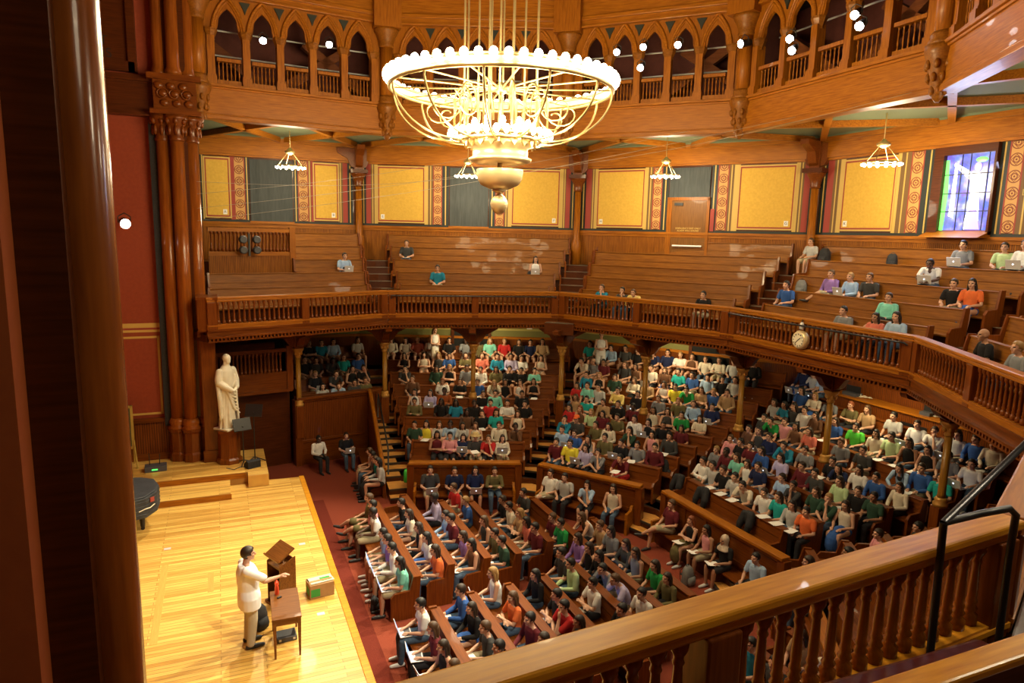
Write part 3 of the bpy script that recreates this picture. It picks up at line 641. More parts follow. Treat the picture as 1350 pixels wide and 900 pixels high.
def pew(name, k, r, z, s0, s1, mat, label, group, back=.86, ends=True, sup=True):
    p = wp(k, r, 0); R = thing(name, label, 'pew', (p.x, p.y, z), TH*k-PI/2, group)
    MB().box(s0, s1, -.26, .2, .40, .45).build('seat', mat, R, bevel=.012)
    zm = .42+(back-.42)*.52; ym = .17+.08*.52; m = MB(); m.prism([(.17, .42), (.21, .42), (ym+.04, zm-.012), (ym, zm-.012)], s0, s1, 'x'); m.prism([(ym, zm+.012), (ym+.04, zm+.012), (.29, back), (.25, back)], s0, s1, 'x'); m.prism([(ym+.015, zm-.02), (ym+.035, zm-.02), (ym+.035, zm+.02), (ym+.015, zm+.02)], s0, s1, 'x'); m.build('backrest', mat, R)
    MB().box(s0-.02, s1+.02, .22, .34 if back > .9 else .42, back-.005, back+.03).build('top_rail', mat, R, bevel=.01)
    if ends:
        for s in (s0, s1):
            MB().prism([(-.28, 0), (.3, 0), (.36, back+.06), (.2, back+.06), (.12, .62), (-.2, .60), (-.28, .5)], s-.03, s+.03, 'x').build('end_panel', W_RED_Z, R)
    m = MB(); m.box(s0, s1, -.1, -.06, .0, .40)
    m.build('front_board', W_DARK, R)
    return R
ORD = ['first', 'second', 'third', 'fourth', 'fifth', 'sixth', 'seventh', 'eighth', 'ninth']
MB_NAME = {3: 'left balcony block', 2: 'far balcony block', 1: 'middle balcony block', 0: 'balcony block behind the clock', -1: 'right balcony block', -3: 'near balcony'}
for k in (3, 2, 1, 0, -1):
    for i in range(5):
        h = (MEZ_R[i]+MOFF.get(k, 0))*TANH-.55; s0 = -h; s1 = h
        if k == 3: s0 = (-4.5+.19*MEZ_R[i])/.98 if i < 2 else (-1.75+.19*MEZ_R[i])/.98
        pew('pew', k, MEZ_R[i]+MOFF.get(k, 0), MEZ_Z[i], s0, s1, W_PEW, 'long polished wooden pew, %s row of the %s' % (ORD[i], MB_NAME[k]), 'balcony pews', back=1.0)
    # stairs at the clockwise end of this block
for q, k in enumerate((2.5, 1.5, .5, -.5)):
    m = MB(); n = nk(k); rz = TH*k-PI/2; R = sroot('stairs_balcony', 'steep dark aisle steps between balcony blocks, %s' % ['far left', 'behind the chandelier', 'left of the clock', 'right of the clock'][q], (0, 0, 0), rz, 'stairs')
    tr = MB()
    for j in range(9):
        r = (MEZ_R[0]+.4*j-.5)/math.cos(TH/2); z = 4.2+.235*j
        m.box(-.52, .52, r, r+1.6, z-.4, z); tr.box(-.5, .5, r-.02, r+.3, z, z+.012)
    m.build('risers', W_DARK, R); tr.build('treads', plain('worn dark tread', (.18, .14, .10), .4), R)
    z = 5.15; r = MEZ_R[0]/math.cos(TH/2)-.55
# raised box with balusters at the left end of the balcony
p = wp(3, 12.35, 0); R = thing('balcony_box', 'raised wooden box with baluster front at the left of the balcony', 'railing', (p.x, p.y, 0), TH*3-PI/2)
MB().box(-2.2, .6, 0, .1, 7.1, 7.22).build('handrail', W_ORANGE, R); MB().box(-2.2, .6, 0, .1, 6.3, 6.44).build('bottom_rail', W_ORANGE, R)
MB().box(-2.2, .6, .02, .08, 5.7, 6.3).build('lower_panel', W_BEAD, R); MB().box(.45, .65, -.03, .13, 5.7, 7.28).build('post', W_ORANGE_Z, R)
for j in range(22):
    o = bpy.data.objects.new('baluster', BAL); C.objects.link(o); o.parent = R; o.location = (-2.1+j*.118, .05, 6.44)
LAMPB = thing('stage_lamp_pair', 'pair of grey stage lamps behind the balcony box', 'stage light', tuple(wp(3, 12.15, -.95))+(6.75,), TH*3-PI/2)
for dx in (-.22, .22):
    for dz in (.1, -.25): MB().at((dx, 0, dz), 0, PI/2).lathe([(.10, -.12), (.13, 0), (.13, .15), (.1, .18)], 12).build('lamp_can', DARK_GREY, LAMPB)
MB().box(-.03, .03, 0, .06, -.45, .3).build('stand', BLACK, LAMPB)

# ---------------------------------------------------------------- columns and brackets under the balcony
CM = wood('gilded column', (.30, .14, .03), (.42, .21, .05), 'z', rough=.35)
cols = [(2.5, 11.0, 'by the box nearest the statue'), (2, 10.6, 'in front of the dark doorway'), (1.5, 11.0, 'beside the far stairs'), (1, 10.6, 'in the middle block'), (.5, 11.0, 'left of the clock aisle'), (0, 10.7, 'below and right of the clock'), (-.5, 11.2, 'nearest to the viewer'), (3, 10.55, 'at the corner by the statue')]
for k, r, lb in cols:
    n = nk(k); c = n*r
    if k == 3: c = Vector((-1.95, 10.5))
    R = sroot('column', 'slender gilded column %s' % lb, (c.x, c.y, 0), TH*k, 'column')
    MB().lathe([(.1, 1.5), (.085, 1.6), (.08, 3.0)], 14).build('shaft', CM, R, True)
    MB().lathe([(.16, 1.3), (.16, 1.38), (.12, 1.42), (.14, 1.47), (.1, 1.52)], 14).build('base', GOLD, R, True)
    m = MB().lathe([(.08, 2.95), (.11, 3.0), (.09, 3.04), (.13, 3.15), (.2, 3.25), (.2, 3.3)], 12); leafy(m, .12, 3.13, 6, (.04, .04, .07)); m.build('capital', GOLD, R, True)
    MB().box(-.14, .14, -.14, .14, .2, 1.3).build('newel', W_RED_Z, R, bevel=.012)
    m = MB(); m.box(-.15, .15, -.15, .15, 3.3, 4.0)
    m.prism([(-.15, 3.34), (-.35, 3.45), (-.55, 3.7), (-1.2, 3.86), (-1.25, 3.98), (0, 3.98)], -.11, .11, 'y')
    m.prism([(.15, 3.34), (.35, 3.45), (.55, 3.7), (1.0, 3.86), (1.05, 3.98), (0, 3.98)], -.11, .11, 'y')
    for s in (-1, 1):
        m.at(rz=s*PI/2); m.prism([(.15, 3.34), (.3, 3.42), (.45, 3.65), (.85, 3.86), (.9, 3.98), (0, 3.98)], -.1, .1, 'y'); m.at()
    m.build('bracket', W_RED, R)

# ---------------------------------------------------------------- ground floor rake, stairs, barriers, pews
GB = {3: 'walled box by the statue', 2: 'far block', 1: 'middle block', 0: 'clock block', -1: 'near right block', -2: 'near block'}
for k in range(3, -3, -1):
    m = MB()
    for i in range(5 if k == 3 else 0, 9):
        r0 = (6.72 if i == 0 else ROW_R[i]-.54) if k != 3 else (10.75 if i == 5 else ROW_R[i]-.54)
        r1 = ROW_R[i]+.28 if i < 8 else 14.3
        if k == 3:
            P = [wp(3, r, s) for r, s in ((r0, (-1.9+.19*r0)/.98), (r0, r0*TANH), (r1, r1*TANH), (r1, (-1.9+.19*r1)/.98))]
            m.prism([tuple(p) for p in P], FLOOR, ROW_Z[i])
        else: trap(k, r0, r1, FLOOR, ROW_Z[i], m)
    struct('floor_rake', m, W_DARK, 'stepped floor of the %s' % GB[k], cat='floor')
SLAB = {2.5: 'beside the statue box', 1.5: 'between far and middle blocks', .5: 'between middle block and clock block', -.5: 'at the near end of the clock block', -1.5: 'near the viewer'}
for k in (2.5, 1.5, .5, -.5, -1.5):
    R = sroot('stairs', 'aisle stairs with worn wooden treads %s' % SLAB[k], (0, 0, 0), TH*k-PI/2, 'stairs'); rs = MB(); tr = MB(); ns = MB()
    c = math.cos(TH/2); steps = []
    zz = [FLOOR+.17, FLOOR+.34]; rr = [6.1, 6.4]
    for i in range(9):
        z = ROW_Z[i]; zn = ROW_Z[i+1] if i < 8 else z
        r = (ROW_R[i]-.54)/c; rn = r+.82/c
        zz += [z]; rr += [r]
        if zn-z > .11: zz += [(z+zn)/2]; rr += [(r+rn)/2]
    for j in range(len(rr)):
        r1 = rr[j+1] if j+1 < len(rr) else 15.2
        rs.box(-.45, .45, rr[j], r1+.02, FLOOR, zz[j]-.03); tr.box(-.45, .45, rr[j]-.02, r1, zz[j]-.03, zz[j]); ns.box(-.45, .45, rr[j]-.03, rr[j]+.02, zz[j]-.05, zz[j]+.004)
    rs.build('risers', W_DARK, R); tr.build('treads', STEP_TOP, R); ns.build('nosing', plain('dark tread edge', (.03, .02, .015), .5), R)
# front barriers with a bench along each
BARS = [((.7, 5.89), (3.73, 4.84), 2, 'far'), ((4.3, 4.5), (6.09, 1.97), 1, 'middle'), ((6.52, 1.4), (6.62, -2.71), 0, 'clock-side'), ((6.3, -3.5), (4.5, -6.0), -1, 'near right')]
for A, B, k, lb in BARS:
    P, rz, Ln = frame(A, B)
    R = thing('barrier', 'panelled red-brown wooden barrier in front of the %s' % GB[k], 'barrier', (P.x, P.y, 0), rz, 'front barriers')
    MB().box(.06, Ln-.06, 0, .1, FLOOR, .42).build('panel', W_RED, R)
    m = MB(); m.box(-.05, Ln+.05, -.09, .17, .44, .52); m.box(0, Ln, -.04, .13, .36, .44); m.build('top_rail', W_ORANGE, R, bevel=.015)
    m = MB()
    nn = max(2, int(Ln/.75))
    for j in range(nn+1): x = .06+(Ln-.12)*j/nn; m.box(x-.05, x+.05, -.03, 0, FLOOR, .36)
    m.box(.06, Ln-.06, -.03, 0, FLOOR+.52, FLOOR+.62); m.build('framing', W_RED, R)
    for x in (0, Ln): MB().box(x-.1, x+.1, -.06, .16, FLOOR, .44).build('post', W_RED_Z, R, bevel=.01)
    Bn = thing('bench', 'long dark bench against the barrier of the %s' % GB[k], 'bench', (P.x, P.y, FLOOR), rz, 'front benches')
    MB().box(.15, Ln-.15, -.5, -.06, .4, .45).build('seat', W_RED, Bn, bevel=.01); MB().box(.2, Ln-.2, -.4, -.36, 0, .4).build('front_board', W_DARK, Bn)
    for x in (.15, Ln-.15):
        MB().prism([(-.5, 0), (-.06, 0), (-.06, .72), (-.14, .72), (-.2, .62), (-.5, .6)], x-.035, x+.035, 'x').build('arm', W_ORANGE, Bn)
# walled box by the statue and its taller neighbour
p = wp(3, 10.7, 0)
R = thing('parapet', 'tall beaded wooden front of the seating box beside the statue', 'barrier', (p.x, p.y, 0), TH*3-PI/2)
s0, s1 = (-1.95+.19*10.7)/.98, 3.1
MB().box(s0, s1, 0, .1, .0, 1.5).build('upper_panel', W_BEAD_LOW, R)
MB().box(s0, s1, -.01, .1, FLOOR, .0).build('lower_panel', W_RED, R)
m = MB(); m.box(s0-.05, s1+.05, -.12, .2, 1.5, 1.6); m.box(s0, s1, -.06, .1, 1.42, 1.5); m.box(s0, s1, -.05, .1, -.02, .08); m.build('top_rail', W_RED, R, bevel=.012)
MB().box(s1-.2, s1+.1, -.1, .2, FLOOR, 1.5).build('post', W_RED_Z, R); MB().box(s0-.12, s0+.12, -.1, .2, FLOOR, 1.5).build('post', W_RED_Z, R)
R = thing('box_balustrade', 'dark wooden box with balusters behind the statue', 'railing', (p.x, p.y, 0), TH*3-PI/2)
e0 = (-4.5+.19*10.7)/.98
MB().box(e0, s0-.15, 0, .1, 3.2, 3.32).build('handrail', W_RED, R); MB().box(e0, s0-.15, 0, .1, 2.42, 2.54).build('bottom_rail', W_RED, R)
MB().box(e0, s0-.15, .02, .08, 1.95, 2.42).build('panel', W_RED, R); MB().box(e0, s0-.15, .4, .5, FLOOR, 1.9).build('lower_wall', W_DARK, R); MB().box(e0, s0-.15, -.03, .5, 1.85, 1.95).build('ledge', W_RED, R)
MB().box(s0-.33, s0-.13, -.03, .15, 1.9, 3.4).build('post', W_RED_Z, R)
for j in range(17):
    o = bpy.data.objects.new('baluster', BAL); C.objects.link(o); o.parent = R; o.location = (e0+.1+j*(s0-e0-.5)/17, .05, 2.52)
MB().box(e0+.2, s0-.3, 1.5, 1.6, 1.9, 3.3).build('inner_pew_back', W_PEW_LOW, R)
# side parapet of the first aisle stair with bench, handrail
n = nk(2.5); rz = TH*2.5-PI/2
R = thing('stair_parapet', 'sloping wooden parapet beside the stairs near the statue box', 'barrier', (0, 0, 0), rz)
MB().prism([(6.6, FLOOR), (10.9, FLOOR), (10.9, 1.55), (10.4, 1.5), (6.9, .05), (6.6, .05)], -.62, -.52, 'x').build('panel', W_RED, R)
MB().tube([(-.57, 6.6, .1), (-.57, 6.9, .1), (-.57, 10.4, 1.55), (-.57, 10.8, 1.6)], .07, 8).build('rail', W_ORANGE, R)
Bn = thing('bench', 'wooden bench along the stair parapet facing the stage', 'bench', (0, 0, FLOOR), rz)
MB().box(-1.06, -.62, 6.9, 10.3, .4, .45).build('seat', W_RED, Bn, bevel=.01); MB().box(-.95, -.9, 7, 10.2, 0, .4).build('front_board', W_DARK, Bn)
MB().prism([(-1.06, 0), (-.62, 0), (-.62, .7), (-.7, .7), (-.75, .62), (-1.06, .6)], 6.84, 6.9, 'y').build('arm', W_ORANGE, Bn)
o = MB().tube([(-.4, 7.0, -.2), (-.4, 7.0, .62), (-.4, 7.15, .7), (-.4, 9.6, 1.75), (-.4, 9.7, 1.6), (-.4, 9.7, .9)], .024, 8).build('stair_handrail', BLACK, None, True); o.rotation_euler = (0, 0, rz); tag(o, 'black iron handrail on the stairs near the statue box', 'handrail')
for k in (2, 1, 0, -1, -2):
    for i in range(9):
        h = ROW_R[i]*TANH-.42
        if k < -1 and i > 4: continue
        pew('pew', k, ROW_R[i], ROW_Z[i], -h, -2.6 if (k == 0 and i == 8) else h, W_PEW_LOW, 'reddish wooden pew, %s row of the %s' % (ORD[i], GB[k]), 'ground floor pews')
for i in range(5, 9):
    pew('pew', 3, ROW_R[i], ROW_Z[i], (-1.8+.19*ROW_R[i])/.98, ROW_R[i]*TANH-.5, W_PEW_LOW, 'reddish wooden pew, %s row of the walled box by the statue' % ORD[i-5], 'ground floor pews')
# straight floor pews facing the stage
FP = [(-1.0, .0, 4.3), (-.16, .25, 4.5), (.68, .25, 3.75), (1.42, .2, 3.45), (2.37, .5, 3.05), (3.1, -3.2, 3.1), (3.98, -2.7, 1.35)]
GP = [(-1.03, -3.8, -1.25), (-.17, -3.8, -1.0), (.66, -3.8, -.95), (1.48, -3.8, -.85), (2.34, -3.8, -.45)]
for j, (x, y0, y1) in enumerate(FP):
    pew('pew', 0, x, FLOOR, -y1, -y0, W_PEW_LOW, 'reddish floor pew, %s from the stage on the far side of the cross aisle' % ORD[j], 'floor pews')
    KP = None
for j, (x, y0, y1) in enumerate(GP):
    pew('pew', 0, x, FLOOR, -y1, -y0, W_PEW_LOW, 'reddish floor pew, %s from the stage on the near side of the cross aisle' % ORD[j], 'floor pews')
for x in (3.9, 4.9):
    pew('pew', 0, x, FLOOR, 4.3, 6.2, W_PEW_LOW, 'short reddish pew seen through the foreground balusters, %s' % ('nearer the stage' if x < 4 else 'farther from the stage'), 'floor pews')
# ---------------------------------------------------------------- people
SKIN = {1: plain('light skin', (.56, .31, .20), .55), 2: plain('tan skin', (.36, .18, .10), .55), 3: plain('dark skin', (.085, .042, .026), .5)}
EYE = plain('eyes', (.03, .02, .018), .3); LIP = plain('lips', (.32, .10, .08), .5)
HAIRM = {c: plain(n, col, .5) for c, n, col in (('k', 'black hair', (.010, .008, .007)), ('d', 'dark brown hair', (.025, .013, .007)), ('b', 'brown hair', (.075, .036, .014)), ('l', 'blond hair', (.30, .17, .055)), ('r', 'red hair', (.20, .05, .012)), ('g', 'grey hair', (.30, .28, .25)))}
HAIRW = {'k': 'black', 'd': 'dark', 'b': 'brown', 'l': 'blond', 'r': 'red', 'g': 'grey', 'n': 'shaved', 'w': 'covered', 'h': 'covered'}
CL = {'W': ('white', (.74, .73, .70)), 'K': ('black', (.014, .013, .014)), 'k': ('charcoal', (.05, .05, .05)), 'N': ('navy', (.015, .022, .07)), 'B': ('blue', (.035, .10, .33)), 'Q': ('peacock blue', (.02, .21, .34)),
      'L': ('pale blue', (.33, .47, .66)), 'G': ('green', (.02, .27, .06)), 'E': ('bright green', (.10, .62, .06)), 'D': ('dark green', (.03, .07, .045)), 'T': ('teal', (.02, .36, .34)), 'A': ('aqua', (.20, .58, .47)),
      'g': ('pale green', (.46, .62, .34)), 'R': ('red', (.48, .025, .025)), 'M': ('maroon', (.12, .016, .022)), 'O': ('orange', (.70, .15, .04)), 'U': ('rust', (.28, .07, .015)), 'Y': ('bright yellow', (.75, .66, .05)),
      'y': ('pale yellow', (.72, .56, .18)), 'P': ('purple', (.26, .15, .42)), 'V': ('lavender', (.45, .40, .60)), 'p': ('pink', (.65, .28, .30)), 'S': ('coral', (.62, .17, .12)), 'C': ('grey', (.20, .21, .23)), 'c': ('light grey', (.45, .45, .44)),
      'b': ('cream', (.66, .59, .47)), 'n': ('brown', (.13, .06, .03)), 'o': ('olive', (.13, .11, .045)), 't': ('tan', (.42, .27, .14))}
CLM = {k: noisy(n+' cloth', tuple(x*.86 for x in c), tuple(min(1, x*1.1) for x in c), 9, .85, spec=.2)[0] for k, (n, c) in CL.items()}
PANTS = {'j': ('blue jeans', noisy('blue denim', (.045, .085, .15), (.07, .12, .2), 30, .9)[0]), 'x': ('dark trousers', noisy('dark trouser cloth', (.012, .012, .016), (.02, .02, .026), 12, .9)[0]),
         't': ('khaki trousers', noisy('khaki cloth', (.34, .29, .18), (.42, .36, .23), 12, .9)[0]), 'o': ('olive trousers', CLM['o'])}
SHOE = plain('dark shoes', (.02, .02, .022), .5); SHOE_W = plain('pale shoes', (.6, .6, .6), .5)
STRAW = plain('straw hat', (.55, .40, .17), .8); CAPW = plain('white cap', (.75, .75, .75), .7); CAPO = plain('orange cap', (.8, .16, .03), .7); SCARF = noisy('patterned head scarf', (.35, .27, .19), (.6, .5, .38), 12, .8)[0]
V3 = Vector
def joints(pose, lean=0.0, stand=False):
    J = {}
    if stand:
        J.update(pel=V3((0, 0, .93)), chest=V3((0, .01, 1.26)), neck=V3((0, .02, 1.48)), head=V3((0, -.015, 1.635)))
        J.update(hl=V3((.095, 0, .93)), hr=V3((-.095, 0, .93)), kl=V3((.11, -.015, .5)), kr=V3((-.11, -.015, .5)), al=V3((.115, .02, .09)), ar=V3((-.115, .02, .09)))
        sh = 1.42; sy = .02
    else:
        d = {'d': .16, 'c': .10, 'X': -.05}.get(pose, .03)+lean
        J.update(pel=V3((0, .06, .55)), chest=V3((0, .07-d*.4, .80)), neck=V3((0, .05-d, 1.02-abs(d)*.15)))
        hd = {'d': (-.10, .10), 'w': (-.05, .145)}.get(pose, (-.03, .15)); J['head'] = J['neck']+V3((0, hd[0], hd[1]))
        J.update(hl=V3((.10, .04, .52)), hr=V3((-.10, .04, .52)), kl=V3((.13, -.40, .52)), kr=V3((-.13, -.40, .52)), al=V3((.12, -.42, .09)), ar=V3((-.12, -.40, .09)))
        if pose == 'X': J['kl'] = V3((.04, -.42, .63)); J['al'] = V3((-.2, -.62, .42)); J['kr'] = V3((-.12, -.42, .52)); J['ar'] = V3((-.1, -.5, .09))
        sh = J['neck'].z-.055; sy = J['neck'].y+.015
    w = .185
    J['sl'] = V3((w, sy, sh)); J['sr'] = V3((-w, sy, sh))
    if stand == 'woman':
        J.update(el=V3((.24, -.02, 1.14)), er=V3((-.24, -.02, 1.14)), wl=V3((.03, -.19, 1.13)), wr=V3((-.03, -.20, 1.08)), dl=V3((-1, -.2, .1)), dr=V3((1, -.2, .1)))
    elif stand == 'lecturer':
        J.update(er=V3((-.22, -.2, 1.2)), el=V3((.24, .0, 1.15)), wr=V3((-.17, -.45, 1.2)), wl=V3((.18, -.2, 1.04)), dr=V3((0, -1, .14)), dl=V3((-.1, -.8, -.2)))
    elif pose == 'x':
        y = sy; J.update(el=V3((.235, y-.14, sh-.24)), er=V3((-.235, y-.14, sh-.24)), wl=V3((-.06, y-.27, sh-.19)), wr=V3((.06, y-.25, sh-.23)), dl=V3((-1, .1, .05)), dr=V3((1, .1, .05)))
    elif pose == 'c':
        hd = J['head']; J.update(el=V3((.13, hd.y-.24, .70)), er=V3((-.22, sy-.12, .74)), wl=hd+V3((.05, -.12, -.18)), wr=V3((.02, -.30, .66)), dl=V3((-.2, .1, 1)), dr=V3((.7, -.6, 0)))
    elif pose == 'd':
        J.update(el=V3((.25, sy-.16, .72)), er=V3((-.25, sy-.16, .72)), wl=V3((.08, -.40, .65)), wr=V3((-.08, -.42, .65)), dl=V3((-.4, -.9, -.1)), dr=V3((.4, -.9, -.1)))
    else:
        J.update(el=V3((.25, sy-.06, sh-.27)), er=V3((-.25, sy-.08, sh-.27)), wl=V3((.11, sy-.30, .66)), wr=V3((-.10, sy-.32, .66)), dl=V3((-.3, -.95, -.1)), dr=V3((.3, -.95, -.1)))
    J['stand'] = bool(stand); J['pose'] = pose
    return J
def hand(m, w, d, side, s=1.0):
    d = d.normalized(); up = V3((0, 0, 1)) if abs(d.z) < .8 else V3((0, -1, 0)); r = d.cross(up).normalized(); up = r.cross(d)
    m.limb([w-d*.02, w+d*.05, w+d*.085], [.024, .034, .03], 8, 3)
    for q, (o, ln) in enumerate(((-.027, .062), (-.009, .075), (.009, .07), (.027, .055))):
        b = w+d*.08+r*o*side
        m.limb([b, b+d*ln*.55-up*.006+r*o*.15*side, b+d*ln*.95-up*.026+r*o*.2*side], [.0105, .0095, .008], 6, 2)
    b = w+d*.03-r*.026*side
    m.limb([b, b-r*.026*side+d*.025-up*.008, b-r*.028*side+d*.06-up*.018], [.013, .011, .009], 6, 2)
def head(m, c, s=1.0):
    m.ell(c+V3((0, .012, .03)), (.076*s, .096*s, .098*s), 18, 12)
    m.ell(c+V3((0, -.022, -.045)), (.056*s, .066*s, .072*s), 14, 10)
    m.ell(c+V3((0, -.065, -.092)), (.026, .022, .02), 8, 6)
    m.limb([c+V3((0, -.083, .02)), c+V3((0, -.104, -.022))], [.011, .018], 6, 2)
    for x in (-1, 1):
        m.ell(c+V3((x*.077, .012, -.005)), (.012, .024, .034), 8, 6); m.ell(c+V3((x*.045, -.058, -.02)), (.026, .024, .024), 8, 6)
        m.ell(c+V3((x*.034, -.078, .034)), (.026, .016, .011), 8, 6)
def body(J, name, voxel=.0115):
    m = MB(); head(m, J['head'])
    m.limb([J['neck']+V3((0, .012, -.04)), J['head']+V3((0, .025, -.06))], [.056, .052], 12, 3)
    pl, ch, nk_ = J['pel'], J['chest'], J['neck']
    m.limb([pl, (pl+ch)/2, ch, nk_-V3((0, -.01, .07))], [.11, .095, .10, .08], 14, 4)
    m.limb([J['sl']+V3((-.01, 0, -.01)), nk_+V3((0, .01, -.035)), J['sr']+V3((.01, 0, -.01))], [.05, .058, .05], 10, 4)
    for a in 'lr':
        s = 1 if a == 'l' else -1; sh, el, w = J['s'+a], J['e'+a], J['w'+a]
        m.limb([sh, sh.lerp(el, .5), el, el.lerp(w, .4), w], [.052, .046, .038, .04, .026], 10, 3)
        hand(m, w, J['d'+a], s)
        h, k, an = J['h'+a], J['k'+a], J['a'+a]
        m.limb([h, h.lerp(k, .5), k, k.lerp(an, .35), an], [.088, .078, .056, .056, .036], 12, 3)
        td = V3((0, -1, 0)) if not (J['pose'] == 'X' and a == 'l') else V3((-.5, -.8, .15)).normalized()
        m.limb([an+V3((0, .03, -.045)), an+td*.10+V3((0, 0, -.06)), an+td*.17+V3((0, 0, -.068))], [.034, .032, .02], 8, 2)
    me = evalmesh(m, name, voxel, 2, (SKIN[1], EYE, LIP)); c = J['head']
    idx = []
    for p in me.polygons:
        q = p.center-c; i = 0
        if q.y < -.05:
            if abs(abs(q.x)-.034) < .016 and abs(q.z-.018) < .010: i = 1
            elif abs(q.x) < .026 and abs(q.z+.055) < .009: i = 2
        idx.append(i)
    me.polygons.foreach_set('material_index', idx); return me
def shirt(J, name, kind):
    m = MB(); pl, ch, n_ = J['pel'], J['chest'], J['neck']
    drop = J.get('drop', .10 if J['stand'] else .06)
    secs = []
    for t, rx, ry in ((-.25, .165, .125), (0, .165, .125), (.35, .155, .115), (.7, .168, .122)):
        c = pl.lerp(ch, t) if t >= 0 else pl+V3((0, 0, -drop))
        if t <= 0: rx *= J.get('hem', 1)
        secs.append((c.x, c.y, c.z, rx, ry))
    c = ch.lerp(n_, .35); secs.append((c.x, c.y, c.z, .178, .118)); c = ch.lerp(n_, .68); secs.append((c.x, c.y, c.z, .165, .098))
    c = ch.lerp(n_, .86); secs.append((c.x, c.y+.01, c.z, .125, .08)); c = n_+V3((0, .012, -.008)); secs.append((c.x, c.y, c.z, .07, .066))
    m.loft(secs, 18, 2.3)
    for a in 'lr':
        sh, el, w = J['s'+a], J['e'+a], J['w'+a]
        inn = sh+V3((-.07 if a == 'l' else .07, .0, .0))
        if kind == 'short': m.limb([inn, sh, sh.lerp(el, .62)], [.062, .066, .062], 12, 4)
        elif kind == 'long': m.limb([inn, sh, sh.lerp(el, .5), el, el.lerp(w, .5), w], [.06, .064, .058, .052, .048, .038], 12, 3)
    return evalmesh(m, name, .0125, 2, (CLM['W'],))
def trousers(J, name, kind):
    m = MB(); pl = J['pel']; m.limb([J['hl']+V3((-.02, 0, .0)), J['hr']+V3((.02, 0, .0))], [.115, .115], 12, 3); m.ell(pl+V3((0, 0, -.02)), (.158, .122, .1), 14, 8)
    for a in 'lr':
        h, k, an = J['h'+a], J['k'+a], J['a'+a]
        if kind == 'long': m.limb([h, h.lerp(k, .5), k, k.lerp(an, .5), an+V3((0, 0, .0))], [.1, .09, .075, .068, .058], 12, 3)
        elif kind == 'shorts': m.limb([h, h.lerp(k, .5), h.lerp(k, .88)], [.104, .098, .09], 12, 3)
    if kind == 'skirt': m.limb([(J['hl']+J['hr'])/2, (J['hl']+J['hr'])/2*.4+(J['kl']+J['kr'])/2*.6, (J['kl']+J['kr'])/2+V3((0, -.03, -.12)), (J['al']+J['ar'])/2+V3((0, 0, .16))], [.14, .17, .16, .17], 14, 4)
    return evalmesh(m, name, .0125, 2, (PANTS['x'][1],))
def shoes(J, name, sides='lr'):
    m = MB()
    for a in sides:
        an = J['a'+a]; td = V3((0, -1, 0)) if not (J['pose'] == 'X' and a == 'l') else V3((-.5, -.8, .15)).normalized()
        m.limb([an+V3((0, .045, -.045)), an+td*.06+V3((0, 0, -.05)), an+td*.19+V3((0, 0, -.058))], [.042, .044, .032], 10, 3)
    return evalmesh(m, name, .012, 1, (SHOE,))
def hair(J, name, long):
    c = J['head']; bm = bmesh.new(); bmesh.ops.create_icosphere(bm, subdivisions=3, radius=1)
    kill = []
    for v in bm.verts:
        d = v.co.copy(); v.co = V3((d.x*.080, d.y*.101+.013, d.z*.103+.03))
    for f in bm.faces:
        q = f.calc_center_median(); y = q.y; lim = .082 if y < -.06 else (.058 if y < -.02 else (.0 if y < .03 else -.07))
        if long and y > -.03: lim -= .03
        if q.z < lim: kill.append(f)
    bmesh.ops.delete(bm, geom=kill, context='FACES')
    bmesh.ops.solidify(bm, geom=bm.faces[:], thickness=-.012)
    m = MB(); bm.verts.ensure_lookup_table()
    m.add([tuple(v.co+c) for v in bm.verts], [tuple(v.index for v in f.verts) for f in bm.faces]); bm.free()
    if long:
        m.loft([(c.x, c.y+.075, c.z+.07, .06, .045), (c.x, c.y+.088, c.z, .088, .05), (c.x, c.y+.092, c.z-.10, .092, .045), (c.x, c.y+.09, c.z-.2, .088, .038), (c.x, c.y+.085, c.z-.3, .065, .028), (c.x, c.y+.08, c.z-.34, .03, .015)], 14, 2)
        for s in (-1, 1): m.limb([c+V3((s*.06, .0, .07)), c+V3((s*.084, .03, -.01)), c+V3((s*.092, .045, -.12)), c+V3((s*.09, .04, -.23))], [.022, .026, .03, .016], 8, 3)
    return evalmesh(m, name, None, 0, (HAIRM['k'],))
def cap_mesh(J, name, straw=False):
    c = J['head']; m = MB().at(tuple(c+V3((0, .01, 0))))
    if straw: m.lathe([(.19, .055), (.19, .063), (.105, .075), (.1, .12), (.08, .16), (.03, .165)], 20)
    else:
        m.lathe([(.094, .05), (.094, .085), (.082, .125), (.05, .15), (.01, .158)], 16); m.ell((0, -.12, .06), (.075, .075, .012), 12, 4)
    return evalmesh(m, name, None, 0, (CAPW,))
def scarf_mesh(J, name):
    c = J['head']; m = MB(); m.ell(c+V3((0, .03, .035)), (.1, .11, .12), 16, 10); m.loft([(c.x, c.y+.03, c.z+.02, .1, .09), (c.x, c.y+.02, c.z-.1, .095, .09), (c.x, c.y, c.z-.19, .16, .12), (c.x, c.y-.01, c.z-.23, .17, .12)], 16, 2)
    return evalmesh(m, name, .012, 2, (SCARF,))
POSES = ['w', 'x', 'c', 'd', 'X']
LIB = {}
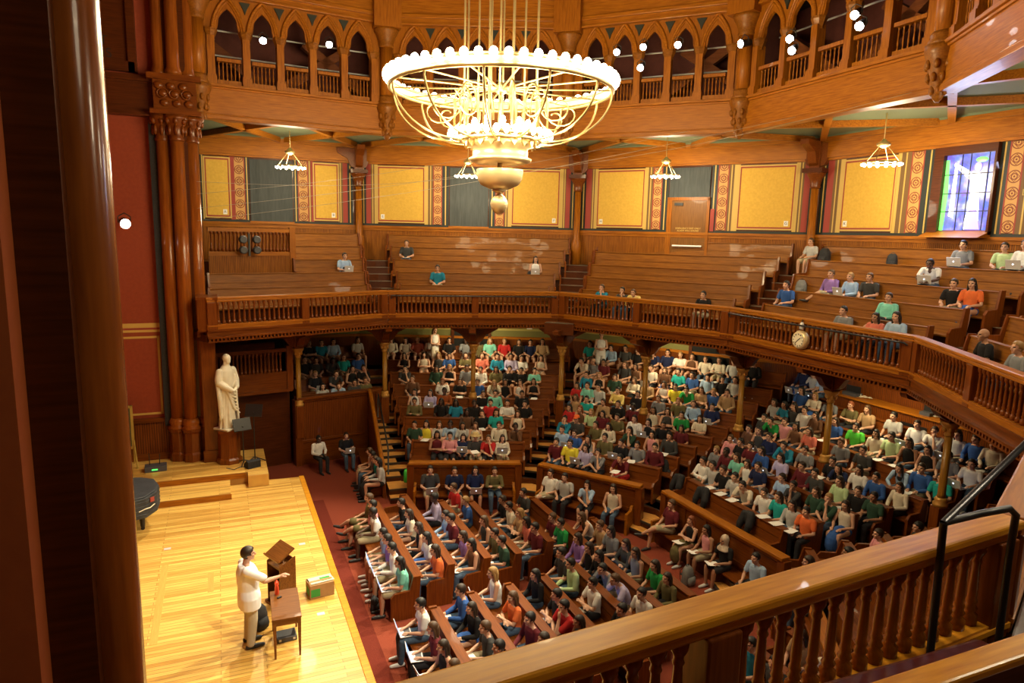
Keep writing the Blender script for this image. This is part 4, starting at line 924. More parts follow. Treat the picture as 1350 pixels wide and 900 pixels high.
for po in POSES:
    J = joints(po); d = {'body': body(J, 'body'), 'short': shirt(J, 'shirt', 'short'), 'long': shirt(J, 'shirt', 'long'), 'tank': shirt(J, 'tank_top', 'tank'),
        'trousers': trousers(J, 'trousers', 'long'), 'shorts': trousers(J, 'shorts', 'shorts'), 'shoe_l': shoes(J, 'shoe', 'l'), 'shoe_r': shoes(J, 'shoe', 'r'), 'hs': hair(J, 'hair', False), 'hl': hair(J, 'hair', True)}
    if po in 'wx': d['skirt'] = trousers(J, 'skirt', 'skirt')
    if po == 'w': d['cap'] = cap_mesh(J, 'cap'); d['straw'] = cap_mesh(J, 'hat', True); d['scarf'] = scarf_mesh(J, 'head_scarf')
    LIB[po] = d
J = joints('w', 0, 'woman'); LIB['S'] = {'body': body(J, 'body'), 'tank': shirt(J, 'tank_top', 'tank'), 'short': shirt(J, 'shirt', 'short'), 'trousers': trousers(J, 'trousers', 'long'), 'shorts': trousers(J, 'shorts', 'shorts'), 'shoe_l': shoes(J, 'shoe', 'l'), 'shoe_r': shoes(J, 'shoe', 'r'), 'hl': hair(J, 'hair', True), 'hs': hair(J, 'hair', False)}
def piece(name, me, mat, root):
    o = bpy.data.objects.new(name, me); C.objects.link(o); o.parent = root
    o.material_slots[0].link = 'OBJECT'; o.material_slots[0].material = mat; return o
def person(loc, rz, sc, hc, skin, po, item, label, group, sleeve='short', legs='trousers', pants='x', scale=1.0, extra=None, shoe=None):
    R = thing('person', label, 'person', loc, rz, group); R.scale = (scale*(.94 if hc[1] == 'l' else 1), scale, scale)
    D = LIB[po]; piece('body', D['body'], SKIN[skin], R)
    if hc[0] in HAIRM: piece('hair', D['h'+hc[1]], HAIRM[hc[0]], R)
    piece('tank_top' if sleeve == 'tank' else 'shirt', D[sleeve], CLM[sc], R)
    if legs == 'skirt' and 'skirt' not in D: legs = 'shorts'
    piece(legs, D[legs], PANTS[pants][1] if pants in PANTS else CLM[pants], R); piece('shoe', D['shoe_l'], shoe or SHOE, R); piece('shoe', D['shoe_r'], shoe or SHOE, R)
    if extra == 'O': piece('cap', D['cap'], CAPO, R)
    elif hc[0] == 'w': piece('cap', LIB['w']['cap'], CAPW, R)
    elif extra == 'h': piece('hat', LIB['w']['straw'], STRAW, R)
    elif hc[0] == 'h': piece('head_scarf', LIB['w']['scarf'], SCARF, R)
    return R
# laptops and papers: one of each is built, the rest are copies
def laptop_proto():
    R = thing('laptop', 'silver laptop', 'laptop')
    MB().box(-.165, .165, -.115, .115, 0, .016).build('base', GREY_METAL, R, bevel=.004)
    MB().box(-.145, .145, -.02, .09, .016, .018).build('keyboard', DARK_GREY, R)
    l = MB().box(-.165, .165, -.006, .006, 0, .225).build('lid', GREY_METAL, R, bevel=.003); l.location = (0, -.115, .014); l.rotation_euler = (.32, 0, 0)
    s = MB().box(-.15, .15, .0065, .0085, .012, .21).build('screen', SCREEN, l)
    e = MB().at((0, -.0065, .115), 0, PI/2).lathe([(.02, 0), (.02, .002)], 12).build('emblem', LOGO, l)
    return proto(R)
def paper_proto():
    R = thing('paper', 'white sheets of notes', 'paper')
    MB().box(-.11, .11, -.145, .145, 0, .006).build('sheet', PAPER, R); MB().at((.02, .01, 0), .12).box(-.105, .105, -.14, .14, .007, .011).build('sheet', PAPER, R)
    return proto(R)
LAP0 = laptop_proto(); PAP0 = paper_proto(); USED = set()
def place_item(kind, P, rz, fwd, z, lab, group, tilt=0.0, skew=0.0):
    src = LAP0 if kind == 'l' else PAP0
    o = src if kind not in USED else dup(src)
    USED.add(kind); f = Vector((math.sin(rz), -math.cos(rz)))
    o.location = (P[0]+f.x*fwd, P[1]+f.y*fwd, P[2]+z); o.rotation_euler = (tilt, 0, rz+skew); o['label'] = lab; o['group'] = group
    return o
PEOPLE = """
W0 8 -1.19 13.89 1.74 0.20 K ks 1 - x
W0 8 -0.72 13.99 1.74 0.20 Q ds 1 l t
W0 8 -0.24 14.08 1.74 0.20 L ds 1 n w
W0 8 0.74 14.28 1.74 0.20 c bl 1 l t
W0 7 -1.47 13.00 1.24 0.20 K ds 1 - w
W0 7 -1.04 13.09 1.24 0.20 k ks 1 n w
W0 7 -0.46 13.20 1.24 0.20 k ks 3 n d
W0 7 0.01 13.29 1.24 0.20 T bl 1 n w
W0 7 0.59 13.41 1.24 0.20 B ks 1 n w
W0 6 -1.19 12.22 0.90 0.20 K ls 1 l w
W0 6 -0.49 12.36 0.90 0.20 k bs 1 n d
W0 6 0.20 12.50 0.90 0.20 K dl 1 n w
W0 6 0.62 12.58 0.90 0.20 K ds 1 n c
W0 5 -1.04 11.41 0.60 0.20 c kl 1 - w
W0 5 -0.51 11.52 0.60 0.20 L bs 1 - d
W0 5 0.12 11.64 0.60 0.20 k ks 2 - w
W0 5 0.54 11.73 0.60 0.20 o bs 2 - x
W1 8 2.08 14.14 1.74 -0.39 b kl 1 - w
W1 8 2.62 13.92 1.74 -0.39 b kl 1 n w
W1 8 3.08 13.73 1.74 -0.39 S ls 1 l t
W1 8 3.57 13.52 1.74 -0.39 W ll 1 n x
W1 8 4.26 13.24 1.74 -0.39 K ks 1 - w
W1 8 4.89 12.98 1.74 -0.39 C ns 3 l t
W1 7 2.36 13.14 1.24 -0.39 K dl 2 n x
W1 7 3.08 12.84 1.24 -0.39 b dl 1 n x
W1 7 3.62 12.62 1.24 -0.39 k ll 1 - w
W1 7 4.01 12.46 1.24 -0.39 B ks 2 l t
W1 7 4.62 12.20 1.24 -0.39 o ds 1 n x
W1 6 2.19 12.32 0.90 -0.39 k ks 1 n c
W1 6 3.31 11.86 0.90 -0.39 D kl 2 n w
W1 6 3.77 11.66 0.90 -0.39 K ll 1 n x
W1 6 4.39 11.41 0.90 -0.39 C ds 2 n w
W1 5 2.24 11.41 0.60 -0.39 n bs 1 - w
W1 5 3.28 10.98 0.60 -0.39 W rs 2 n w
W1 5 3.89 10.73 0.60 -0.39 K ds 1 n x
W1 4 2.10 10.58 0.34 -0.39 W kl 1 - w
W1 4 2.63 10.37 0.34 -0.39 V kl 1 l t
W1 4 3.10 10.17 0.34 -0.39 U ks 3 - x
W1 3 1.88 9.79 0.16 -0.39 o ks 2 - x
W1 3 2.75 9.42 0.16 -0.39 K kl 3 - w
W1 3 3.22 9.23 0.16 -0.39 Q kl 3 - w
W1 8 5.38 12.77 1.74 -0.39 o kl 3 - w
W1 8 5.80 12.60 1.74 -0.39 A ll 1 n w
W1 8 6.35 12.37 1.74 -0.39 R ls 1 l t
W1 8 6.91 12.14 1.74 -0.39 K bl 1 - w
W1 8 7.33 11.96 1.74 -0.39 N ks 1 n w
W1 8 7.79 11.77 1.74 -0.39 t kl 2 b w
W1 7 5.22 11.95 1.24 -0.39 S bs 1 l t
W1 7 5.79 11.72 1.24 -0.39 Q ks 1 l t
W1 7 6.29 11.51 1.24 -0.39 V ks 2 l t
W1 7 6.68 11.35 1.24 -0.39 W ds 1 l t
W1 7 7.39 11.05 1.24 -0.39 b dl 1 - x
W1 6 4.89 11.20 0.90 -0.39 W ks 1 l t
W1 6 5.44 10.97 0.90 -0.39 o kl 2 - w
W1 6 5.92 10.77 0.90 -0.39 K ds 1 - x
W1 6 6.34 10.60 0.90 -0.39 K ks 2 - w
W1 6 6.81 10.40 0.90 -0.39 A ks 1 - x
W1 5 4.50 10.47 0.60 -0.39 B ds 1 n w
W1 5 5.06 10.24 0.60 -0.39 b ll 1 - d
W1 5 5.46 10.08 0.60 -0.39 K kl 2 - w
W1 5 5.96 9.87 0.60 -0.39 W dl 1 - c
W1 5 6.44 9.67 0.60 -0.39 K dl 2 n x
W1 4 4.80 9.46 0.34 -0.39 A ks 1 - w
W1 4 4.40 9.63 0.34 -0.39 K ds 1 n w
W1 4 5.71 9.09 0.34 -0.39 K ks 2 - w
W1 3 3.82 8.98 0.16 -0.39 K ks 3 - w
W1 3 4.35 8.76 0.16 -0.39 R ks 1 - w
W1 3 4.90 8.54 0.16 -0.39 W ks 1 - x
W1 3 5.47 8.30 0.16 -0.39 K ks 1 - w
W1 2 4.91 7.64 0.02 -0.39 b bl 1 - w
W1 2 4.23 7.92 0.02 -0.39 T dl 1 n w
W1 2 3.78 8.11 0.02 -0.39 K ds 1 n w
W1 2 3.31 8.31 0.02 -0.39 n kl 3 - w
W1 1 1.45 8.19 -0.15 -0.39 D ks 1 - w
W1 1 2.20 7.88 -0.15 -0.39 c bl 1 - x
W1 1 2.53 7.74 -0.15 -0.39 L ks 3 - w
W1 1 1.81 8.04 -0.15 -0.39 Y kl 1 n w
W1 1 2.91 7.59 -0.15 -0.39 c kl 2 n w
W1 1 3.30 7.42 -0.15 -0.39 b bl 1 - w
W1 0 3.02 6.65 -0.30 -0.39 k bs 1 n h
W1 1 4.02 7.13 -0.15 -0.39 b ds 1 - w
W1 1 4.51 6.92 -0.15 -0.39 n ks 3 - c
W1 0 1.89 7.12 -0.30 -0.39 M kl 2 - x
W1 0 2.27 6.96 -0.30 -0.39 p ks 1 - x
W1 0 2.66 6.80 -0.30 -0.39 N dl 1 l w
W1 0 3.41 6.49 -0.30 -0.39 R bs 1 - c
W1 0 3.81 6.32 -0.30 -0.39 b dl 1 l t
W2 8 9.46 10.79 1.74 -0.98 T ds 1 l t
W2 8 9.70 10.43 1.74 -0.98 b ks 2 - w
W2 8 9.98 10.01 1.74 -0.98 L ks 1 n w
W2 8 10.32 9.51 1.74 -0.98 k ks 2 n w
W2 8 10.61 9.07 1.74 -0.98 K ks 1 - w
W2 8 10.99 8.50 1.74 -0.98 N ds 1 l d
W2 8 11.28 8.06 1.74 -0.98 N ds 1 n w
W2 8 11.56 7.65 1.74 -0.98 W ls 1 n x
W2 8 11.81 7.28 1.74 -0.98 n bl 1 - x
W2 7 8.87 10.20 1.24 -0.98 b ks 1 - d
W2 7 9.10 9.85 1.24 -0.98 C ws 1 - w
W2 7 9.34 9.49 1.24 -0.98 M ks 2 - w
W2 7 9.84 8.75 1.24 -0.98 k bl 1 n w
W2 7 10.08 8.38 1.24 -0.98 n dl 2 - w
W2 7 10.43 7.86 1.24 -0.98 b ds 1 l t
W2 7 10.73 7.41 1.24 -0.98 n bl 1 - w
W2 7 11.02 6.98 1.24 -0.98 T ks 1 - w
W2 7 11.30 6.55 1.24 -0.98 B ks 1 n w
W2 6 8.49 9.28 0.90 -0.98 Q ds 1 - w
W2 6 8.79 8.84 0.90 -0.98 K ll 1 - x
W2 6 9.14 8.31 0.90 -0.98 D ds 1 - w
W2 6 9.57 7.67 0.90 -0.98 b bl 1 - x
W2 6 9.86 7.24 0.90 -0.98 t ds 1 - w
W2 6 10.20 6.73 0.90 -0.98 W dl 1 - x
W2 6 10.44 6.37 0.90 -0.98 Y ks 1 - w
W2 6 10.71 5.97 0.90 -0.98 G ks 1 - d
W2 5 7.83 8.80 0.60 -0.98 R kl 2 - w
W2 5 8.07 8.44 0.60 -0.98 A ks 1 - w
W2 5 8.32 8.07 0.60 -0.98 c ks 1 n w
W2 5 8.74 7.44 0.60 -0.98 y ks 1 - x
W2 5 9.17 6.79 0.60 -0.98 K ks 1 l t
W2 5 9.60 6.15 0.60 -0.98 C bs 1 - w
W2 4 7.36 8.02 0.34 -0.98 t bl 2 - w
W2 4 7.60 7.66 0.34 -0.98 T ks 1 - x
W2 4 7.97 7.12 0.34 -0.98 t ds 1 - w
W2 4 8.28 6.65 0.34 -0.98 K ds 1 - w
W2 5 10.00 5.56 0.60 -0.98 o rs 1 - w
W2 4 8.59 6.18 0.34 -0.98 M ks 3 - w
W2 5 10.29 5.12 0.60 -0.98 L bs 1 - w
W2 3 6.79 7.41 0.16 -0.98 R kl 1 - w
W2 3 7.02 7.06 0.16 -0.98 n rl 1 - w
W2 3 7.26 6.71 0.16 -0.98 g ll 1 - w
W2 3 7.49 6.35 0.16 -0.98 M kl 1 - w
W2 3 7.79 5.90 0.16 -0.98 o ks 1 - w
W2 4 9.00 5.57 0.34 -0.98 b kl 2 - w
W2 4 9.27 5.17 0.34 -0.98 k dl 1 - x
W2 2 6.27 6.71 0.02 -0.98 Q ks 1 - c
W2 2 6.51 6.35 0.02 -0.98 k ks 1 - O
W2 2 6.90 5.77 0.02 -0.98 o ks 1 - w
W2 2 7.15 5.39 0.02 -0.98 b kl 1 - w
W2 3 8.14 5.39 0.16 -0.98 W ks 1 - w
W2 2 7.58 4.75 0.02 -0.98 D kl 1 - c
W2 3 8.41 4.98 0.16 -0.98 K kl 1 l t
W2 1 5.77 5.97 -0.15 -0.98 L ks 1 - w
W2 1 6.03 5.60 -0.15 -0.98 B ds 1 l t
W2 1 6.34 5.13 -0.15 -0.98 W kl 1 - d
W2 1 6.62 4.71 -0.15 -0.98 o ks 1 - w
W2 1 6.92 4.25 -0.15 -0.98 K ks 1 l t
W2 1 7.22 3.81 -0.15 -0.98 C ks 1 n w
W2 2 7.98 4.15 0.02 -0.98 p kl 1 - w
W2 1 7.53 3.34 -0.15 -0.98 M ks 1 - w
W2 2 8.29 3.68 0.02 -0.98 k ks 1 n w
W2 0 5.23 5.31 -0.30 -0.98 M ks 1 - w
W2 0 5.50 4.91 -0.30 -0.98 Y ks 1 - w
W2 0 5.80 4.46 -0.30 -0.98 V kl 1 l t
W2 0 6.05 4.09 -0.30 -0.98 C ks 1 - c
W2 0 6.49 3.43 -0.30 -0.98 M ks 1 n d
W2 8 12.09 6.85 1.74 -0.98 b bs 1 n w
W2 8 12.37 6.44 1.74 -0.98 b bs 1 n x
W2 8 12.66 5.99 1.74 -0.98 c ds 1 n w
W2 8 13.05 5.42 1.74 -0.98 K ks 1 - w
W2 7 11.61 6.09 1.24 -0.98 L ds 1 - w
W2 7 11.91 5.65 1.24 -0.98 K ks 1 - w
W2 7 12.15 5.29 1.24 -0.98 c ks 1 - w
W2 6 10.96 5.60 0.90 -0.98 t bl 1 - x
W2 6 11.20 5.24 0.90 -0.98 B ls 1 - w
W2 6 11.45 4.86 0.90 -0.98 t ds 1 - w
W2 5 10.64 4.60 0.60 -0.98 N ks 1 l t
W2 4 9.54 4.76 0.34 -0.98 G ks 1 - w
W2 4 9.88 4.26 0.34 -0.98 b dl 1 - x
W2 3 8.69 4.56 0.16 -0.98 K ks 2 - w
W2 3 9.02 4.06 0.16 -0.98 M kl 2 - w
W3 5 11.40 3.02 0.60 -1.57 k ks 1 - w
W3 6 12.22 3.48 0.90 -1.57 c dl 1 n w
W3 6 12.22 2.64 0.90 -1.57 k dl 1 - w
W3 5 11.40 2.60 0.60 -1.57 G ks 1 - d
W3 2 8.94 2.27 0.02 -1.57 C ls 1 - w
W3 3 9.76 2.63 0.16 -1.57 p bs 1 - w
W3 2 8.94 1.85 0.02 -1.57 M ks 3 - w
W3 3 9.76 1.78 0.16 -1.57 M ks 1 - w
W3 3 9.76 2.20 0.16 -1.57 K ks 1 - w
W3 1 8.12 1.86 -0.15 -1.57 W ks 1 - x
W3 1 8.12 1.43 -0.15 -1.57 c ks 1 - w
W3 1 8.12 1.00 -0.15 -1.57 K ds 1 n w
W3 2 8.94 1.42 0.02 -1.57 A dl 1 - w
W3 2 8.94 1.00 0.02 -1.57 W dl 1 - w
W3 1 8.12 0.54 -0.15 -1.57 c ks 1 n w
W3 2 8.94 0.58 0.02 -1.57 N ks 1 - w
W3 1 8.12 0.09 -0.15 -1.57 b ks 1 n d
W3 3 9.76 1.35 0.16 -1.57 B kl 1 - w
W3 4 10.58 1.92 0.34 -1.57 N ks 1 l w
W3 5 11.40 2.17 0.60 -1.57 p ds 1 - w
W3 3 9.76 0.62 0.16 -1.57 V kl 1 l t
W3 2 8.94 -0.28 0.02 -1.57 L ds 1 l t
W3 4 10.58 2.77 0.34 -1.57 n ks 1 l w
W3 4 10.58 2.34 0.34 -1.57 k kl 1 - w
W3 8 13.86 3.93 1.74 -1.57 N ks 1 l t
W3 8 13.86 3.08 1.74 -1.57 L gs 1 l t
W3 8 13.86 3.50 1.74 -1.57 c bs 1 l t
W3 7 13.04 3.18 1.24 -1.57 B kl 1 - w
W3 7 13.04 2.64 1.24 -1.57 b ll 1 - x
W3 7 13.04 2.03 1.24 -1.57 C bs 1 - w
W3 7 13.04 1.28 1.24 -1.57 o rs 1 - x
W3 7 13.04 0.70 1.24 -1.57 t bl 1 n w
W3 6 12.22 3.06 0.90 -1.57 Q kl 2 - x
W3 6 12.22 2.21 0.90 -1.57 W ks 1 - w
W3 6 12.22 1.79 0.90 -1.57 n kl 1 - w
W3 6 12.22 1.06 0.90 -1.57 B dl 1 n w
W3 6 12.22 0.36 0.90 -1.57 E ks 1 - w
W3 5 11.40 1.74 0.60 -1.57 n kl 2 - w
W3 5 11.40 1.22 0.60 -1.57 S dl 1 - w
W3 5 11.40 0.11 0.60 -1.57 C bs 1 n w
W3 5 11.40 -0.60 0.60 -1.57 k ks 1 - w
W3 4 10.58 1.21 0.34 -1.57 Q ks 1 - d
W3 4 10.58 0.56 0.34 -1.57 C ks 1 - w
W3 4 10.58 -0.37 0.34 -1.57 K ks 1 n w
W3 3 9.76 -0.14 0.16 -1.57 M ds 1 - w
W3 7 13.04 -0.16 1.24 -1.57 c ks 1 n w
W3 7 13.04 -0.87 1.24 -1.57 W ds 1 l t
W3 7 13.04 -1.39 1.24 -1.57 W ds 1 - c
W3 7 13.04 -1.99 1.24 -1.57 c kl 1 l t
W3 7 13.04 -2.44 1.24 -1.57 B ds 1 - w
W3 7 13.04 -2.87 1.24 -1.57 b ds 1 n w
W3 6 12.22 -0.29 0.90 -1.57 b kl 1 - w
W3 6 12.22 -0.77 0.90 -1.57 g ks 1 n w
W3 6 12.22 -1.28 0.90 -1.57 K kl 2 n w
W3 6 12.22 -1.80 0.90 -1.57 K kl 1 n w
W3 6 12.22 -2.35 0.90 -1.57 C ks 1 - w
W3 6 12.22 -2.92 0.90 -1.57 W ks 1 l t
W3 5 11.40 -1.77 0.60 -1.57 L kl 1 - d
W3 5 11.40 -2.26 0.60 -1.57 B ds 1 n w
W3 4 10.58 -1.18 0.34 -1.57 W kl 1 - w
W3 4 10.58 -1.69 0.34 -1.57 B ks 1 - w
W3 4 10.58 -0.65 0.34 -1.57 N kl 1 - d
W3 3 9.76 -1.33 0.16 -1.57 g dl 1 - w
W3 3 9.76 -1.88 0.16 -1.57 K ds 1 n w
W3 3 9.76 -2.31 0.16 -1.57 D ks 2 - w
W3 2 8.94 -2.23 0.02 -1.57 b dl 1 - w
W3 2 8.94 -1.80 0.02 -1.57 D ls 1 - c
W3 3 9.76 -0.57 0.16 -1.57 k ks 1 - w
W3 2 8.94 -0.71 0.02 -1.57 k ks 2 - c
W3 1 8.12 -0.53 -0.15 -1.57 W ds 1 - w
W3 1 8.12 -1.01 -0.15 -1.57 T dl 1 n w
W3 1 8.12 -1.44 -0.15 -1.57 c kl 1 n w
W3 2 8.94 -1.37 0.02 -1.57 D dl 1 - w
W3 1 8.12 -1.87 -0.15 -1.57 O ks 1 n w
W4 2 8.36 -3.58 0.02 -2.16 p ds 1 - w
W3 4 10.58 -2.33 0.34 -1.57 b dl 1 - w
W3 5 11.40 -2.76 0.60 -1.57 T ks 1 - w
W4 3 9.13 -3.90 0.16 -2.16 k ks 1 - w
W4 1 7.22 -3.82 -0.15 -2.16 P ks 2 - w
W4 0 6.35 -3.64 -0.30 -2.16 K dl 1 l t
W4 0 6.00 -4.16 -0.30 -2.16 K ks 1 - w
F1 0 -1.00 3.90 -0.80 -1.57 o bs 1 - X
F1 0 -1.00 3.47 -0.80 -1.57 p ks 1 - X
F1 0 -1.00 2.98 -0.80 -1.57 W ks 3 - w
F1 0 -1.00 1.85 -0.80 -1.57 L ks 1 - w
F1 0 -1.00 0.98 -0.80 -1.57 W ks 1 l t
F1 0 -1.00 1.41 -0.80 -1.57 P ks 1 l t
F1 0 -1.00 0.27 -0.80 -1.57 A kl 1 l t
F2 0 -0.16 3.48 -0.80 -1.57 K ks 1 - w
F2 0 -0.16 2.72 -0.80 -1.57 b dl 1 l t
F2 0 -0.16 1.84 -0.80 -1.57 K dl 1 l t
F2 0 -0.16 1.16 -0.80 -1.57 W kl 1 l t
F2 0 -0.16 0.49 -0.80 -1.57 O dl 1 l t
F3 0 0.68 3.34 -0.80 -1.57 V ks 3 n w
F3 0 0.68 2.36 -0.80 -1.57 L ks 1 l t
F3 0 0.68 1.93 -0.80 -1.57 M ks 1 l t
F3 0 0.68 1.05 -0.80 -1.57 P dl 1 n w
F3 0 0.68 0.50 -0.80 -1.57 n kl 1 n w
F4 0 1.42 3.97 -0.80 -1.57 R bs 1 n w
F4 0 1.42 2.98 -0.80 -1.57 B ls 1 n w
F4 0 1.42 1.64 -0.80 -1.57 k bl 1 n w
F4 0 1.42 0.93 -0.80 -1.57 o ks 1 n w
F4 0 1.42 0.49 -0.80 -1.57 D ks 1 n w
F5 0 2.37 2.75 -0.80 -1.57 K ds 2 - w
F5 0 2.37 2.31 -0.80 -1.57 b ks 1 n w
F5 0 2.37 1.67 -0.80 -1.57 t ll 1 n x
F5 0 2.37 1.24 -0.80 -1.57 S kl 2 n w
F5 0 2.37 0.75 -0.80 -1.57 M ks 1 n w
F6 0 3.10 3.04 -0.80 -1.57 k ks 1 - w
F6 0 3.10 1.27 -0.80 -1.57 M bs 1 n w
F6 0 3.10 0.84 -0.80 -1.57 G ks 1 l t
F6 0 3.10 -0.02 -0.80 -1.57 P dl 1 n w
F6 0 3.10 -0.54 -0.80 -1.57 K dl 1 n w
F6 0 3.10 -0.97 -0.80 -1.57 K kl 1 n w
F6 0 3.10 -1.40 -0.80 -1.57 C ks 1 l d
F7 0 3.98 1.05 -0.80 -1.57 W bl 1 - d
F7 0 3.98 0.46 -0.80 -1.57 t bs 1 - w
F7 0 3.98 -0.01 -0.80 -1.57 C kl 1 n w
F7 0 3.98 -0.65 -0.80 -1.57 k dl 1 l x
F7 0 3.98 -1.07 -0.80 -1.57 C dl 2 l t
F7 0 3.98 -1.81 -0.80 -1.57 G dl 1 n w
F7 0 3.98 -2.24 -0.80 -1.57 o dl 1 n w
F5 0 2.37 -0.62 -0.80 -1.57 k ks 1 - w
F5 0 2.37 -1.05 -0.80 -1.57 g ks 1 n w
F5 0 2.37 -1.95 -0.80 -1.57 W ks 1 n x
F6 0 3.10 -1.96 -0.80 -1.57 V bs 1 l d
F6 0 3.10 -2.62 -0.80 -1.57 W ks 1 - w
F5 0 2.37 -3.06 -0.80 -1.57 K ks 1 - w
G4 0 1.48 -1.17 -0.80 -1.57 K kl 1 l t
G1 0 -1.03 -1.44 -0.80 -1.57 W ks 1 l t
G1 0 -1.03 -2.26 -0.80 -1.57 M bl 1 l t
G1 0 -1.03 -2.85 -0.80 -1.57 K dl 1 l t
G1 0 -1.03 -3.43 -0.80 -1.57 t bl 1 - w
G2 0 -0.17 -1.27 -0.80 -1.57 B ds 1 n w
G2 0 -0.17 -1.88 -0.80 -1.57 K dl 1 n w
G2 0 -0.17 -2.61 -0.80 -1.57 k bs 1 n w
G2 0 -0.17 -3.25 -0.80 -1.57 c ks 1 - w
G3 0 0.66 -0.87 -0.80 -1.57 W ll 1 l t
G3 0 0.66 -1.86 -0.80 -1.57 O bl 1 - x
G3 0 0.66 -2.69 -0.80 -1.57 M ks 1 l w
G3 0 0.66 -3.27 -0.80 -1.57 C ds 1 - w
G4 0 1.48 -2.11 -0.80 -1.57 K ks 1 l x
G4 0 1.48 -2.54 -0.80 -1.57 R ks 1 - c
G4 0 1.48 -3.04 -0.80 -1.57 K dl 2 - w
A 0 1.16 5.40 -0.80 -0.33 k ks 1 l t
A 0 1.83 5.17 -0.80 -0.33 N ks 1 - w
A 0 2.40 4.97 -0.80 -0.33 N kl 1 l t
A 0 2.94 4.78 -0.80 -0.33 o ks 1 - x
B 0 4.31 3.95 -0.80 -0.96 W ds 1 n X
B 0 4.61 3.53 -0.80 -0.96 c ks 1 - w
B 0 5.03 2.94 -0.80 -0.96 L kl 1 - c
B 0 5.47 2.31 -0.80 -0.96 b dl 1 - w
C 0 6.22 0.79 -0.80 -1.55 M bs 1 - X
C 0 6.25 -0.08 -0.80 -1.55 K rl 1 n x
C 0 6.26 -0.67 -0.80 -1.55 p kl 2 n w
C 0 6.28 -1.28 -0.80 -1.55 K hs 2 n w
C 0 6.30 -2.27 -0.80 -1.55 L ks 1 - w
S 0 -0.08 6.61 -0.80 -1.67 c kl 1 - w
S 0 -0.08 7.88 -0.80 -1.67 b bs 1 - w
S 0 -0.08 7.03 -0.80 -1.67 T bs 1 - w
S 0 -0.08 7.46 -0.80 -1.67 C ks 1 - w
D 0 -1.43 9.76 -0.80 0.20 W ks 3 - w
D 0 -0.51 9.82 -0.80 0.20 K ds 1 l t
M1 3 2.46 13.11 5.62 -0.39 k bs 1 n w
M1 1 3.10 11.11 4.74 -0.39 Q ds 1 n w
M1 2 6.75 10.46 5.16 -0.39 W kl 1 l t
M0 2 -0.08 12.17 5.16 0.20 L ds 1 l t
M2 0 7.89 7.36 4.33 -0.98 Q bs 1 - c
M2 0 8.31 6.73 4.33 -0.98 k ds 1 - c
M2 0 8.56 6.36 4.33 -0.98 y bs 1 - d
M2 0 9.84 4.44 4.33 -0.98 K ks 1 - w
M3 1 11.15 2.33 4.74 -1.57 B ks 1 - w
M3 4 13.55 3.81 6.08 -1.57 c bs 1 - w
M3 2 11.95 1.55 5.16 -1.57 P bs 1 - X
M3 2 11.95 0.81 5.16 -1.57 L ls 1 l t
M3 2 11.95 0.20 5.16 -1.57 k bs 1 - w
M3 0 10.35 -0.44 4.33 -1.57 C ks 1 - w
M3 1 11.15 -1.00 4.74 -1.57 A ds 1 - X
M3 0 10.35 -1.37 4.33 -1.57 S kl 2 - w
M3 0 10.35 -1.92 4.33 -1.57 L kl 1 - w
M3 3 12.75 -0.97 5.62 -1.57 W ks 3 l d
M3 4 13.55 -1.17 6.08 -1.57 C ks 1 l t
M3 4 13.55 -2.20 6.08 -1.57 g ks 1 - w
M3 2 11.95 -2.12 5.16 -1.57 K ds 1 - w
M3 2 11.95 -2.55 5.16 -1.57 O kl 1 - w
M3 4 13.55 -2.67 6.08 -1.57 W ds 1 l t
M4 0 9.41 -4.54 4.33 -2.16 K ns 2 - w
M4 0 8.73 -5.56 4.33 -2.16 C ls 1 - w
"""
# ---------------------------------------------------------------- the audience
rnd = random.Random(11)
CAM = Vector((-4.28, -12.93, 7.23))
ZN = {'W0': 'in the statue box', 'W1': 'of the far block', 'W2': 'of the middle block', 'W3': 'of the clock block', 'W4': 'of the near right block',
      'M0': 'of the left balcony block', 'M1': 'of the far balcony', 'M2': 'of the middle balcony', 'M3': 'of the balcony behind the clock', 'M4': 'at the right balcony rail'}
BN = {'A': 'on the bench of the far barrier', 'B': 'on the bench of the middle barrier', 'C': 'on the bench of the clock side barrier', 'S': 'on the bench along the stair parapet', 'D': 'in front of the walled box by the statue'}
ORDN = ORD+['tenth', 'eleventh', 'twelfth', 'thirteenth', 'fourteenth', 'fifteenth', 'sixteenth']
rows_ = []
for l in PEOPLE.strip().split('\n'):
    z, row, x, y, zz, rz, cc, hh, ss, ii, pp = l.split()
    rows_.append(dict(zone=z, row=int(row), P=(float(x), float(y), float(zz)), rz=float(rz), c=cc, h=hh, s=int(ss), it=ii, po=pp))
for q in rows_: q['D'] = (Vector(q['P'])-CAM).length
far_ = sorted([q for q in rows_ if q['zone'] in ('W0', 'W1', 'W2') and q['row'] >= 4], key=lambda q: -q['D'])
NCROWD = max(0, len(rows_)-302)
step = far_[:NCROWD]
for q in step: q['crowd'] = True
cnt = {}
for q in rows_:
    key = (q['zone'], q['row']); q['ord'] = 1
for key in {(q['zone'], q['row']) for q in rows_}:
    L_ = [q for q in rows_ if (q['zone'], q['row']) == key]
    # counted from the far (left) end of the row
    L_.sort(key=lambda q: -(q['P'][1]) if key[0][0] in 'FGW' and key[0] not in ('W0', 'W1') else (q['P'][0] if key[0] not in ('M3', 'M4', 'C') else -q['P'][1]))
    for j, q in enumerate(L_): q['ord'] = j+1
def place_of(q):
    z = q['zone']
    if z[0] == 'F': return 'on the %s floor pew' % ORD[int(z[1])-1]
    if z[0] == 'G': return 'on the %s floor pew, near bank' % ORD[int(z[1])-1]
    if z in BN: return BN[z]
    if z == 'W0': return '%s row %s' % (ORD[q['row']-5], ZN[z])
    return '%s row %s' % (ORD[q['row']], ZN[z])
